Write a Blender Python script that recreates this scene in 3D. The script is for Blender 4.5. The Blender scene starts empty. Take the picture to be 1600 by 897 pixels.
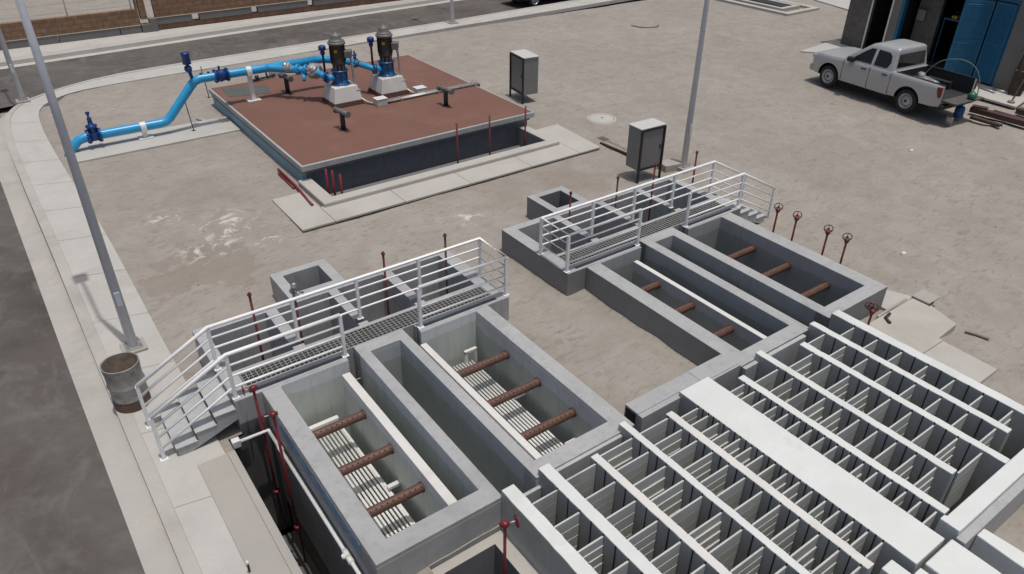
import bpy, bmesh, math, random
from mathutils import Vector, Matrix, noise
random.seed(7)
R = math.radians
SC = bpy.context.scene
COL = SC.collection

# ------------------------------------------------------------------ camera, sky, sun, exposure
CAMH = 7.9
cam_d = bpy.data.cameras.new('camera'); cam = bpy.data.objects.new('camera', cam_d); COL.objects.link(cam)
cam_d.sensor_width = 36.0; cam_d.lens = 36.0 * 1153.2 / 1600.0
cam_d.clip_start = 0.1; cam_d.clip_end = 800
yaw, pit, rol = R(35.978), R(32.279), R(0.595)
fw = Vector((math.sin(yaw)*math.cos(pit), math.cos(yaw)*math.cos(pit), -math.sin(pit)))
rt = Vector((math.cos(yaw), -math.sin(yaw), 0)); dn = fw.cross(rt)
r2 = rt*math.cos(rol) - dn*math.sin(rol); d2 = rt*math.sin(rol) + dn*math.cos(rol)
M = Matrix((r2, -d2, -fw)).transposed().to_4x4(); M.translation = Vector((0, 0, CAMH))
cam.matrix_world = M
SC.camera = cam

SHX, SHY = -0.035, 0.14                    # shadow offset per metre of height
to_sun = Vector((-SHX, -SHY, 1.0)).normalized()
w = bpy.data.worlds.new('World'); SC.world = w; w.use_nodes = True
nt = w.node_tree; nt.nodes.clear()
sky = nt.nodes.new('ShaderNodeTexSky'); sky.sky_type = 'NISHITA'; sky.sun_disc = False
sky.sun_elevation = math.asin(to_sun.z); sky.sun_rotation = math.atan2(to_sun.x, to_sun.y)
sky.air_density = 1.0; sky.dust_density = 5.0; sky.ozone_density = 1.0
bg = nt.nodes.new('ShaderNodeBackground'); bg.inputs['Strength'].default_value = 0.11
wo = nt.nodes.new('ShaderNodeOutputWorld')
nt.links.new(sky.outputs[0], bg.inputs[0]); nt.links.new(bg.outputs[0], wo.inputs[0])
sd = bpy.data.lights.new('sun', 'SUN'); sd.energy = 3.0; sd.angle = R(0.6); sd.color = (1.0, 0.967, 0.90)
sun = bpy.data.objects.new('sun', sd); COL.objects.link(sun)
sun.rotation_euler = to_sun.to_track_quat('Z', 'Y').to_euler(); sun.location = (0, 0, 30)
SC.view_settings.view_transform = 'Standard'; SC.view_settings.look = 'None'
SC.view_settings.exposure = -0.50; SC.view_settings.gamma = 1.0

# ------------------------------------------------------------------ materials
def lin(c):
    return tuple(c) + (1.0,)

class NT:
    def __init__(s, name):
        s.m = bpy.data.materials.new(name); s.m.use_nodes = True
        s.t = s.m.node_tree; s.b = s.t.nodes['Principled BSDF']; s.p = None
    def n(s, k, **kw):
        o = s.t.nodes.new(k)
        for a, v in kw.items(): setattr(o, a, v)
        return o
    def l(s, a, b): s.t.links.new(a, b)
    def pos(s, scale=(1, 1, 1)):
        g = s.n('ShaderNodeNewGeometry'); mp = s.n('ShaderNodeMapping')
        mp.inputs['Scale'].default_value = scale
        s.l(g.outputs['Position'], mp.inputs[0]); return mp.outputs[0]
    def noise(s, sc, det=4, rough=.55, vec=None, dist=0):
        o = s.n('ShaderNodeTexNoise'); o.inputs['Scale'].default_value = sc
        o.inputs['Detail'].default_value = det; o.inputs['Roughness'].default_value = rough
        o.inputs['Distortion'].default_value = dist
        s.l(vec if vec is not None else s.pos(), o.inputs['Vector']); return o.outputs['Fac']
    def ramp(s, f, a, b, ca=(0, 0, 0), cb=(1, 1, 1)):
        o = s.n('ShaderNodeValToRGB'); e = o.color_ramp.elements
        e[0].position = a; e[0].color = lin(ca); e[1].position = b; e[1].color = lin(cb)
        s.l(f, o.inputs[0]); return o.outputs[0]
    def mix(s, f, a, b, mode='MIX'):
        o = s.n('ShaderNodeMix', data_type='RGBA', blend_type=mode)
        if hasattr(f, 'links'): s.l(f, o.inputs[0])
        else: o.inputs[0].default_value = f
        for v, i in ((a, 6), (b, 7)):
            if hasattr(v, 'links'): s.l(v, o.inputs[i])
            else: o.inputs[i].default_value = lin(v)
        return o.outputs[2]
    def math(s, op, a, b=0.0, c=0.0):
        o = s.n('ShaderNodeMath', operation=op)
        for v, i in ((a, 0), (b, 1), (c, 2)):
            if hasattr(v, 'links'): s.l(v, o.inputs[i])
            else: o.inputs[i].default_value = v
        return o.outputs[0]
    def bump(s, f, strength, dist=.01):
        o = s.n('ShaderNodeBump'); o.inputs['Strength'].default_value = strength
        o.inputs['Distance'].default_value = dist; s.l(f, o.inputs['Height'])
        if s.p is not None: s.l(s.p, o.inputs['Normal'])
        s.p = o.outputs[0]; s.l(s.p, s.b.inputs['Normal'])
    def base(s, c):
        if hasattr(c, 'links'): s.l(c, s.b.inputs['Base Color'])
        else: s.b.inputs['Base Color'].default_value = lin(c)
    def rough(s, v): s.b.inputs['Roughness'].default_value = v
    def metal(s, v): s.b.inputs['Metallic'].default_value = v

def mul(c, k): return tuple(min(1, x*k) for x in c)

def concrete(name, c, var=.14, stain=(.75, .72, .68), stain_amt=.35, rough=.85, bump=.25, streak=0.0, sc=1.0):
    n = NT(name)
    a = n.noise(1.1*sc, 6, .6); b = n.noise(22*sc, 4, .6)
    col = n.mix(n.ramp(a, .3, .72), mul(c, 1-var), mul(c, 1+var*.7))
    col = n.mix(n.ramp(b, .35, .7), n.mix(.5, col, mul(c, 1-var*.9)), col)
    s = n.noise(.55*sc, 8, .68, dist=.6)
    k = n.ramp(s, .52, .66); kk = n.math('MULTIPLY', k, stain_amt)
    col = n.mix(kk, col, n.mix(1.0, col, stain, 'MULTIPLY'))
    if streak > 0:
        v = n.noise(3.2, 5, .6, vec=n.pos((3.2, 3.2, .35)))
        col = n.mix(n.math('MULTIPLY', n.ramp(v, .5, .72), streak), col, mul(c, .55))
    n.base(col); n.rough(rough)
    n.bump(n.noise(60*sc, 3), bump*.5, .004); n.bump(a, bump*.4, .02)
    return n.m

def lining(name, c, tide=.2, below=.8, green=(.86, .9, .84), **kw):
    m = concrete(name, c, **kw); t = m.node_tree; b = t.nodes['Principled BSDF']; src = b.inputs['Base Color'].links[0].from_socket
    n = NT.__new__(NT); n.m, n.t, n.b, n.p = m, t, b, None
    g = n.n('ShaderNodeNewGeometry'); sp = n.n('ShaderNodeSeparateXYZ'); n.l(g.outputs['Position'], sp.inputs[0])
    z = n.math('ADD', sp.outputs[2], n.math('MULTIPLY', n.math('SUBTRACT', n.noise(1.7, 5, .65), .5), .22))
    k = n.ramp(z, tide-.02, tide+.015, (1, 1, 1), (0, 0, 0)) if tide > .03 else n.ramp(z, 0, .04, (1, 1, 1), (0, 0, 0))
    col = n.mix(k, src, n.mix(1.0, src, mul(green, below+.1), 'MULTIPLY')); n.base(col); return m

def paint(name, c, rough=.45, var=.06, metal=0.0, dirt=.0, dirt_c=(.25, .22, .2)):
    n = NT(name)
    col = n.mix(n.ramp(n.noise(6, 4), .3, .7), mul(c, 1-var), mul(c, 1+var))
    if dirt > 0:
        k = n.ramp(n.noise(9, 7, .7), .55, .7)
        col = n.mix(n.math('MULTIPLY', k, dirt), col, dirt_c)
    n.base(col); n.rough(rough); n.metal(metal)
    return n.m

def sand_material():
    n = NT('sand')
    big = n.noise(.22, 5, .6, dist=.4); mid = n.noise(1.6, 6, .62, dist=.5); fine = n.noise(38, 3, .6)
    col = n.mix(n.ramp(big, .35, .68), (.358, .347, .312), (.448, .434, .393))
    mot = n.ramp(mid, .36, .64)
    col = n.mix(mot, n.mix(.5, col, (.25, .226, .198)), col)
    # wind / foot scuffs, short dark dashes
    sc = n.noise(4.2, 5, .6, vec=n.pos((.8, 2.1, 1)), dist=1.1)
    col = n.mix(n.math('MULTIPLY', n.ramp(sc, .55, .64), .62), col, (.215, .194, .168))
    sc2 = n.noise(7.0, 5, .65, vec=n.pos((1.7, .7, 1)), dist=1.4)
    col = n.mix(n.math('MULTIPLY', n.ramp(sc2, .58, .7), .45), col, (.46, .43, .39))
    col = n.mix(n.math('MULTIPLY', n.ramp(fine, .5, .75), .3), col, (.25, .22, .19))
    # trodden spots: loose cells, only some of them taken
    vo = n.n('ShaderNodeTexVoronoi'); vo.inputs['Scale'].default_value = 2.1; vo.inputs['Randomness'].default_value = 1.0
    wv = n.n('ShaderNodeVectorMath', operation='ADD'); n.l(n.pos((1, 1, 0)), wv.inputs[0])
    nn_ = n.n('ShaderNodeTexNoise'); nn_.inputs['Scale'].default_value = 5.0; n.l(n.pos(), nn_.inputs['Vector'])
    sc_ = n.n('ShaderNodeVectorMath', operation='SCALE'); n.l(nn_.outputs['Color'], sc_.inputs[0]); sc_.inputs['Scale'].default_value = .35
    n.l(sc_.outputs[0], wv.inputs[1]); n.l(wv.outputs[0], vo.inputs['Vector'])
    spot = n.ramp(vo.outputs['Distance'], .10, .26, (1, 1, 1), (0, 0, 0)); pick = n.ramp(n.noise(.5, 4, .6), .5, .62)
    col = n.mix(n.math('MULTIPLY', n.math('MULTIPLY', spot, pick), .5), col, (.2, .172, .146))
    def blob(x, y, r, amt, c, col, sq=1.0):
        g = n.n('ShaderNodeNewGeometry'); d = n.n('ShaderNodeVectorMath', operation='DISTANCE')
        wob = n.noise(1.1, 5, .6)
        mp = n.n('ShaderNodeMapping'); mp.inputs['Scale'].default_value = (1, sq, 0)
        n.l(g.outputs['Position'], mp.inputs[0]); n.l(mp.outputs[0], d.inputs[0]); d.inputs[1].default_value = (x, y*sq, 0)
        v = n.math('ADD', d.outputs['Value'], n.math('MULTIPLY', n.math('SUBTRACT', wob, .5), r*1.7))
        return n.mix(n.math('MULTIPLY', n.ramp(v, r*.45, r*1.15, (1, 1, 1), (0, 0, 0)), amt), col, c)
    for x, y, r, a in ((2.6, 14.6, 2.0, .55), (3.3, 18.2, 1.5, .35), (11.7, 13.6, 1.2, .5), (14.6, 12.9, 1.1, .45), (18.7, 7.0, 2.3, .4), (9.9, 14.0, .9, .35), (26.2, 21.0, 1.5, .3), (17.5, 9.3, 1.6, .25)):
        col = blob(x, y, r, a, (.25, .205, .175), col)
    # dried lime splashes
    lime = n.ramp(n.noise(2.6, 8, .72, dist=.9), .52, .60)
    g = n.n('ShaderNodeNewGeometry')
    for x, y, r in ((3.55, 16.1, .95), (2.9, 15.2, .8), (2.45, 17.2, .5), (8.3, 13.3, .5), (4.0, 15.0, .5)):
        d = n.n('ShaderNodeVectorMath', operation='DISTANCE'); n.l(g.outputs['Position'], d.inputs[0]); d.inputs[1].default_value = (x, y, 0)
        k = n.math('MULTIPLY', n.ramp(d.outputs['Value'], r*.4, r, (1, 1, 1), (0, 0, 0)), lime)
        col = n.mix(n.math('MULTIPLY', k, .75), col, (.66, .63, .58))
    n.base(col); n.rough(.95)
    n.bump(n.math('SUBTRACT', 1.0, n.math('MULTIPLY', spot, pick)), .5, .03); n.bump(mid, .55, .06); n.bump(sc, .5, .03); n.bump(n.noise(14, 5, .7), .55, .015)
    return n.m

def asphalt_material():
    n = NT('asphalt')
    a = n.noise(.35, 6, .65, dist=.8); b = n.noise(2.2, 6, .6); f = n.noise(70, 2)
    col = n.mix(n.ramp(a, .32, .66), (.068, .061, .056), (.135, .125, .114))
    col = n.mix(n.math('MULTIPLY', n.ramp(b, .5, .68), .5), col, (.17, .16, .148))
    red = n.noise(.5, 5, .6, dist=1.0)
    col = n.mix(n.math('MULTIPLY', n.ramp(red, .54, .68), .45), col, (.12, .08, .072))
    dust = n.noise(1.2, 7, .7, vec=n.pos((1, .35, 1)), dist=.7)
    col = n.mix(n.math('MULTIPLY', n.ramp(dust, .55, .7), .55), col, (.22, .2, .185))
    col = n.mix(n.math('MULTIPLY', n.ramp(f, .45, .75), .4), col, (.075, .07, .066))
    n.base(col); n.rough(.9); n.bump(f, .4, .006)
    return n.m

def block_wall_material(name, c1, c2, mortar, sx=.4, sy=.2, axis='XZ'):
    n = NT(name)
    tc = n.n('ShaderNodeTexCoord'); sep = n.n('ShaderNodeSeparateXYZ'); cmb = n.n('ShaderNodeCombineXYZ')
    n.l(tc.outputs['Object'], sep.inputs[0])
    n.l(sep.outputs[0 if axis[0] == 'X' else 1], cmb.inputs[0]); n.l(sep.outputs[2], cmb.inputs[1])
    br = n.n('ShaderNodeTexBrick'); br.inputs['Color1'].default_value = lin(c1); br.inputs['Color2'].default_value = lin(c2)
    br.inputs['Mortar'].default_value = lin(mortar); br.inputs['Scale'].default_value = 1.0
    br.inputs['Mortar Size'].default_value = .012; br.inputs['Brick Width'].default_value = sx; br.inputs['Row Height'].default_value = sy
    br.inputs['Mortar Smooth'].default_value = .3
    n.l(cmb.outputs[0], br.inputs['Vector'])
    col = n.mix(n.ramp(n.noise(5, 5), .3, .7), n.mix(1, br.outputs['Color'], (.72, .7, .68), 'MULTIPLY'), br.outputs['Color'])
    n.base(col); n.rough(.9)
    inv = n.math('SUBTRACT', 1.0, br.outputs['Fac']); n.bump(inv, .6, .012); n.bump(n.noise(30, 4), .4, .01)
    return n.m

def smear_material(name, c, smear, lo=.5, hi=.62, rough=.8):
    """grey painted wall with a band of half scrubbed-off blue paint (y runs along the wall)"""
    n = NT(name)
    col = n.mix(n.ramp(n.noise(1.3, 6), .3, .7), mul(c, .85), mul(c, 1.12))
    t = n.noise(5.5, 6, .7, vec=n.pos((1, 1.0, 2.2)), dist=1.2)
    col = n.mix(n.math('MULTIPLY', n.ramp(t, lo, hi), .8), col, smear)
    n.base(col); n.rough(rough); n.bump(n.noise(50, 3), .2, .004)
    return n.m

MT = {}
MT['sand'] = sand_material()
MT['asphalt'] = asphalt_material()
MT['walk'] = concrete('pale_concrete', (.49, .478, .45), var=.1, stain=(.8, .77, .73), stain_amt=.5)
MT['pad'] = concrete('pad_concrete', (.47, .45, .415), var=.09, stain_amt=.4)
MT['pad2'] = concrete('rough_pad_concrete', (.395, .375, .345), var=.1, stain_amt=.4)
MT['gutter'] = concrete('gutter_concrete', (.45, .435, .405), var=.12, stain_amt=.6)
MT['grey'] = concrete('grey_painted_concrete', (.415, .42, .425), var=.15, stain=(.68, .68, .66), stain_amt=.55, rough=.7, bump=.25, streak=.38)
MT['darkgrey'] = concrete('dark_grey_concrete', (.2, .2, .205), var=.12, stain_amt=.5, streak=.3)
MT['pitwall'] = concrete('dark_pit_concrete', (.13, .13, .13), var=.25, stain_amt=.6, streak=.5)  # darkness of the pit and the grating duct put into the concrete colour
MT['white'] = concrete('white_painted_concrete', (.69, .715, .70), var=.09, stain=(.80, .82, .77), stain_amt=.85, rough=.6, bump=.12)
MT['offwhite'] = concrete('weathered_white_concrete', (.68, .675, .65), var=.08, stain=(.75, .73, .7), stain_amt=.55, rough=.7, bump=.15)
MT['baffle'] = concrete('pale_baffle_board', (.56, .57, .55), var=.1, stain=(.7, .7, .64), stain_amt=.55, rough=.6, bump=.1, sc=2)
MT['basin'] = concrete('pale_grey_basin_concrete', (.46, .475, .48), var=.1, stain=(.7, .7, .66), stain_amt=.5, rough=.7, streak=.3)
MT['inner'] = lining('pale_painted_tank_lining', (.76, .775, .775), .22, .84, var=.1, stain=(.72, .72, .66), stain_amt=.5, rough=.65, streak=.3)
MT['shadeinner'] = lining('shaded_tank_lining', (.53, .55, .56), .12, .8, var=.12, stain=(.72, .75, .7), stain_amt=.5, rough=.65, streak=.25)  # bluish shade of the channel and east wall put into the lining colour
MT['blueinner'] = lining('slate_painted_tank_lining', (.41, .42, .43), .16, .78, var=.1, stain=(.72, .75, .7), stain_amt=.5, rough=.65, streak=.25)
MT['cellface'] = concrete('grey_green_cell_face', (.41, .425, .42), var=.12, stain=(.75, .76, .68), stain_amt=.5, rough=.65, streak=.3)
MT['gwall'] = concrete('slate_grey_wall', (.215, .216, .22), var=.1, stain=(.75, .75, .72), stain_amt=.4, rough=.75, streak=.25)  # darker than the wall tops, for outer faces of the farther tank and gallery
MT['slot'] = paint('slot_shadow_gap', (.03, .03, .033), .9)
MT['navy'] = paint('navy_painted_wall', (.095, .104, .125), .7, .12, dirt=.3, dirt_c=(.12, .12, .12))
MT['roofred'] = concrete('red_roof_coating', (.185, .09, .067), var=.1, stain=(1.3, 1.4, 1.42), stain_amt=.45, rough=.8)
MT['roofredd'] = concrete('dark_red_coating', (.1, .05, .04), var=.1, stain_amt=.2, rough=.85)
MT['hatch'] = paint('grey_hatch_steel', (.1, .105, .1), .6, .1)
MT['railw'] = paint('white_rail_paint', (.86, .865, .87), .35, .05, dirt=.12)
MT['pole'] = paint('grey_pole_paint', (.56, .58, .64), .4, .05, .0, dirt=.1)
MT['grate'] = paint('dark_grating_steel', (.3, .3, .29), .6, .12)
MT['galv'] = paint('galvanised_steel', (.42, .43, .42), .4, .12, .55)
MT['drum'] = paint('worn_drum_steel', (.34, .335, .32), .45, .22, .35, dirt=.75, dirt_c=(.09, .07, .055))
MT['druminside'] = paint('rusty_drum_inside', (.12, .095, .075), .8, .3, dirt=.6, dirt_c=(.05, .04, .035))
MT['rustwall'] = paint('rusty_drum_base', (.12, .075, .055), .8, .25)
MT['maroon'] = paint('maroon_paint', (.135, .022, .02), .5, .15)
MT['redpaint'] = paint('bright_red_paint', (.17, .016, .024), .42, .15, dirt=.15, dirt_c=(.3, .2, .2))
MT['brownpipe'] = paint('brown_pipe', (.125, .062, .045), .55, .18, dirt=.35, dirt_c=(.075, .04, .032))
MT['hole'] = paint('drilled_hole', (.012, .01, .01), .9)
MT['pvc'] = paint('white_pvc', (.72, .72, .70), .4, .05, dirt=.2, dirt_c=(.4, .38, .35))
MT['bluepipe'] = paint('sky_blue_paint', (.03, .33, .64), .33, .08, dirt=.1, dirt_c=(.1, .25, .38))
MT['deepblue'] = paint('deep_blue_enamel', (.01, .045, .19), .35, .12)
MT['midblue'] = paint('pump_blue_paint', (.008, .085, .25), .35, .12)
MT['motor'] = paint('dark_motor_paint', (.035, .032, .03), .5, .12)
MT['motorcap'] = paint('grey_motor_cap', (.16, .155, .15), .5, .12)
MT['yellow'] = paint('yellow_sticker', (.45, .28, .02), .5)
MT['foil'] = paint('grey_foil_wrap', (.36, .36, .37), .35, .25, .4)
MT['black'] = paint('black_paint', (.012, .012, .013), .5)
MT['cabinet'] = paint('grey_cabinet_steel', (.20, .21, .205), .5, .05)
MT['cabdoor'] = paint('dark_cabinet_panel', (.165, .165, .17), .28, .05)
MT['cabtop'] = paint('pale_cabinet_top', (.55, .55, .53), .55, .06)
MT['truck'] = paint('silver_car_paint', (.43, .435, .445), .34, .02, .25, dirt=.12, dirt_c=(.36, .33, .29))
MT['glass'] = paint('dark_car_glass', (.012, .014, .018), .08)
MT['rubber'] = paint('black_rubber', (.018, .018, .018), .8, .2)
MT['rim'] = paint('steel_rim', (.42, .42, .42), .4, .1, .4)
MT['tail'] = paint('red_tail_lamp', (.16, .01, .012), .2)
MT['lampglass'] = paint('clear_lamp', (.5, .52, .55), .15, .05, .3)
MT['liner'] = paint('black_bed_liner', (.022, .022, .023), .75)
MT['tailgrey'] = paint('worn_tailgate_liner', (.09, .085, .08), .7, .2)
MT['green'] = paint('green_plastic', (.02, .13, .07), .4, .1)
MT['hose'] = paint('green_hose', (.09, .16, .09), .5, .1)
MT['bluebin'] = paint('blue_plastic', (.015, .08, .26), .4, .12)
MT['louvre'] = paint('blue_louvre_paint', (.008, .115, .23), .45, .12)
MT['block'] = block_wall_material('grey_block_wall', (.135, .125, .115), (.16, .15, .14), (.17, .16, .15))
MT['render'] = concrete('grey_render', (.2, .19, .18), var=.1)
MT['brick'] = block_wall_material('split_face_block', (.33, .2, .12), (.26, .165, .105), (.16, .11, .08), .42, .2)
MT['brickred'] = block_wall_material('reddish_split_face_block', (.30, .16, .11), (.24, .14, .1), (.15, .1, .08), .42, .2)
MT['plinth'] = concrete('grey_plinth', (.19, .185, .18), var=.12)
MT['plinthtop'] = concrete('pale_coping', (.42, .38, .32), var=.1)
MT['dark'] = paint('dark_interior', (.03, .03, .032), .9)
MT['steelbrown'] = paint('rusty_brown_steel', (.075, .04, .035), .7, .25)
MT['tarp'] = paint('dark_brown_tarp', (.06, .042, .03), .85, .35)
MT['sack'] = paint('pale_green_sack', (.3, .31, .2), .8, .2)
MT['wood'] = paint('grey_wood', (.2, .17, .14), .8, .2)
MT['smearF'] = smear_material('grey_wall_with_faded_blue_lettering', (.36, .365, .37), (.045, .22, .46), .44, .54)
MT['smearP'] = smear_material('grey_wall_with_pale_blue_smear', (.33, .335, .34), (.15, .40, .58), .40, .54)

# ------------------------------------------------------------------ mesh builder
class MB:
    def __init__(s): s.v = []; s.f = []; s.mi = []; s.cur = 0; s.sm = []; s.smooth = False
    def add(s, vs, fs):
        o = len(s.v); s.v += [tuple(p) for p in vs]
        for f in fs:
            s.f.append([i+o for i in f]); s.mi.append(s.cur); s.sm.append(s.smooth)
    def mat(s, i): s.cur = i; return s
    def box(s, x0, x1, y0, y1, z0, z1, rz=0, c=None):
        vs = [(x, y, z) for z in (z0, z1) for y in (y0, y1) for x in (x0, x1)]
        if rz:
            cx, cy = c if c else ((x0+x1)/2, (y0+y1)/2); a, b = math.cos(rz), math.sin(rz)
            vs = [(cx+(x-cx)*a-(y-cy)*b, cy+(x-cx)*b+(y-cy)*a, z) for x, y, z in vs]
        s.add(vs, [(0, 2, 3, 1), (4, 5, 7, 6), (0, 1, 5, 4), (2, 6, 7, 3), (0, 4, 6, 2), (1, 3, 7, 5)]); return s
    def quad(s, a, b, c, d): s.add([a, b, c, d], [(0, 1, 2, 3)]); return s
    def prism(s, poly, z0, z1):
        n = len(poly); vs = [(x, y, z0) for x, y in poly] + [(x, y, z1) for x, y in poly]
        s.add(vs, [tuple(range(n-1, -1, -1)), tuple(range(n, 2*n))] + [(i, (i+1) % n, n+(i+1) % n, n+i) for i in range(n)]); return s
    def extrude(s, poly3, d):
        """closed 3-D outline extruded along vector d"""
        n = len(poly3); d = Vector(d); vs = [Vector(p) for p in poly3]; vs += [p+d for p in vs]
        s.add(vs, [tuple(range(n-1, -1, -1)), tuple(range(n, 2*n))] + [(i, (i+1) % n, n+(i+1) % n, n+i) for i in range(n)]); return s
    def tube(s, pts, r, n=10, caps=True):
        pts = [Vector(p) for p in pts]; rs = r if isinstance(r, (list, tuple)) else [r]*len(pts)
        t0 = (pts[1]-pts[0]).normalized()
        up = Vector((0, 0, 1)) if abs(t0.z) < .9 else Vector((1, 0, 0))
        e1 = t0.cross(up).normalized(); rings = []; prev = t0
        for i, p in enumerate(pts):
            if i == 0: t = t0
            elif i == len(pts)-1: t = (pts[i]-pts[i-1]).normalized()
            else: t = ((pts[i]-pts[i-1]).normalized()+(pts[i+1]-pts[i]).normalized()).normalized()
            e1 = (e1 - t*e1.dot(t)).normalized(); e2 = t.cross(e1)
            k = 1.0
            if 0 < i < len(pts)-1:
                cs = t.dot((pts[i]-pts[i-1]).normalized()); k = 1/max(cs, .5)
            rings.append([p+(e1*math.cos(a)+e2*math.sin(a))*rs[i]*(k if 0 else 1) for a in [2*math.pi*j/n for j in range(n)]])
        vs = [q for ring in rings for q in ring]; fs = []
        for i in range(len(rings)-1):
            for j in range(n): fs.append((i*n+j, i*n+(j+1) % n, (i+1)*n+(j+1) % n, (i+1)*n+j))
        o = s.smooth; s.smooth = True; s.add(vs, fs); s.smooth = o
        if caps:
            s.add(rings[0], [tuple(range(n-1, -1, -1))]); s.add(rings[-1], [tuple(range(n))])
        return s
    def cyl(s, a, b, r, n=14, r2=None): return s.tube([a, b], [r, r if r2 is None else r2], n)
    def lathe(s, prof, c=(0, 0, 0), n=24, axis=(0, 0, 1), closed=False):
        ax = Vector(axis).normalized(); up = Vector((0, 0, 1)) if abs(ax.z) < .9 else Vector((1, 0, 0))
        e1 = ax.cross(up).normalized(); e2 = ax.cross(e1); c = Vector(c); vs = []
        for r, h in prof:
            for j in range(n):
                a = 2*math.pi*j/n; vs.append(c+ax*h+(e1*math.cos(a)+e2*math.sin(a))*r)
        fs = []; m = len(prof)
        for i in range(m-1 if not closed else m):
            k = (i+1) % m
            for j in range(n): fs.append((i*n+j, i*n+(j+1) % n, k*n+(j+1) % n, k*n+j))
        o = s.smooth; s.smooth = True; s.add(vs, fs); s.smooth = o
        return s
    def torus(s, c, axis, R0, r, n=24, m=8):
        return s.lathe([(R0+r*math.cos(2*math.pi*i/m), r*math.sin(2*math.pi*i/m)) for i in range(m)], c, n, axis, True)
    def cells(s, cells, zb):
        """height-field solid from rectangles (x0,x1,y0,y1,ztop); later ones override, ztop None digs a hole"""
        xs = sorted({round(c[i], 4) for c in cells for i in (0, 1)}); ys = sorted({round(c[i], 4) for c in cells for i in (2, 3)})
        nx, ny = len(xs)-1, len(ys)-1; H = [[None]*ny for _ in range(nx)]
        for x0, x1, y0, y1, zt in cells:
            for i in range(nx):
                if xs[i] >= x0-1e-5 and xs[i+1] <= x1+1e-5:
                    for j in range(ny):
                        if ys[j] >= y0-1e-5 and ys[j+1] <= y1+1e-5: H[i][j] = zt
        hh = sorted({h for r_ in H for h in r_ if h is not None} | {zb})
        def side(a, b, lo, hi, flip):
            lv = [lo]+[h for h in hh if lo < h < hi]+[hi]
            for l, u in zip(lv, lv[1:]):
                q = [(a[0], a[1], l), (b[0], b[1], l), (b[0], b[1], u), (a[0], a[1], u)]
                s.quad(*(q if not flip else q[::-1]))
        for i in range(nx):
            for j in range(ny):
                h = H[i][j]
                if h is None: continue
                x0, x1, y0, y1 = xs[i], xs[i+1], ys[j], ys[j+1]
                s.quad((x0, y0, h), (x1, y0, h), (x1, y1, h), (x0, y1, h))
                s.quad((x0, y1, zb), (x1, y1, zb), (x1, y0, zb), (x0, y0, zb))
                for di, dj, a, b in ((-1, 0, (x0, y1), (x0, y0)), (1, 0, (x1, y0), (x1, y1)), (0, -1, (x0, y0), (x1, y0)), (0, 1, (x1, y1), (x0, y1))):
                    ii, jj = i+di, j+dj
                    o = H[ii][jj] if 0 <= ii < nx and 0 <= jj < ny else None
                    o = zb if o is None else o
                    if o < h: side(a, b, o, h, False)
        return s
    def build(s, name, mats, parent=None, bevel=0, weld=True, seg=2):
        me = bpy.data.meshes.new(name); me.from_pydata(s.v, [], s.f); me.update()
        if weld:
            bm = bmesh.new(); bm.from_mesh(me); lay = None
            for f, m_, sm in zip(bm.faces, s.mi, s.sm): f.material_index = m_; f.smooth = sm
            bmesh.ops.remove_doubles(bm, verts=bm.verts, dist=1e-5)
            bm.to_mesh(me); bm.free()
        else:
            for p, m_, sm in zip(me.polygons, s.mi, s.sm): p.material_index = m_; p.use_smooth = sm
        for m_ in (mats if isinstance(mats, (list, tuple)) else [mats]): me.materials.append(MT[m_] if isinstance(m_, str) else m_)
        o = bpy.data.objects.new(name, me); COL.objects.link(o)
        if parent: o.parent = parent
        if bevel:
            b = o.modifiers.new('bevel', 'BEVEL'); b.width = bevel; b.segments = seg; b.limit_method = 'ANGLE'; b.angle_limit = R(40)
            b.harden_normals = False
        return o

def tag(o, label=None, cat=None, group=None, kind=None):
    if label: o['label'] = label
    if cat: o['category'] = cat
    if group: o['group'] = group
    if kind: o['kind'] = kind
    return o
def thing(name, label, cat, loc=(0, 0, 0), rz=0, group=None):
    o = bpy.data.objects.new(name, None); COL.objects.link(o); o.location = loc; o.rotation_euler = (0, 0, rz); o.empty_display_size = .2
    return tag(o, label, cat, group)
def structure(o): o['kind'] = 'structure'; return o
def copy_tree(src, parent=None):
    c = src.copy(); COL.objects.link(c)
    if parent: c.parent = parent
    for ch in list(src.children): copy_tree(ch, c)
    return c

def sstep(a, b, x):
    t = min(1, max(0, (x-a)/(b-a))); return t*t*(3-2*t)
def near(y): return 1-sstep(12, 17, y)
def walk_z(y): return -.18*near(y)

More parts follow.
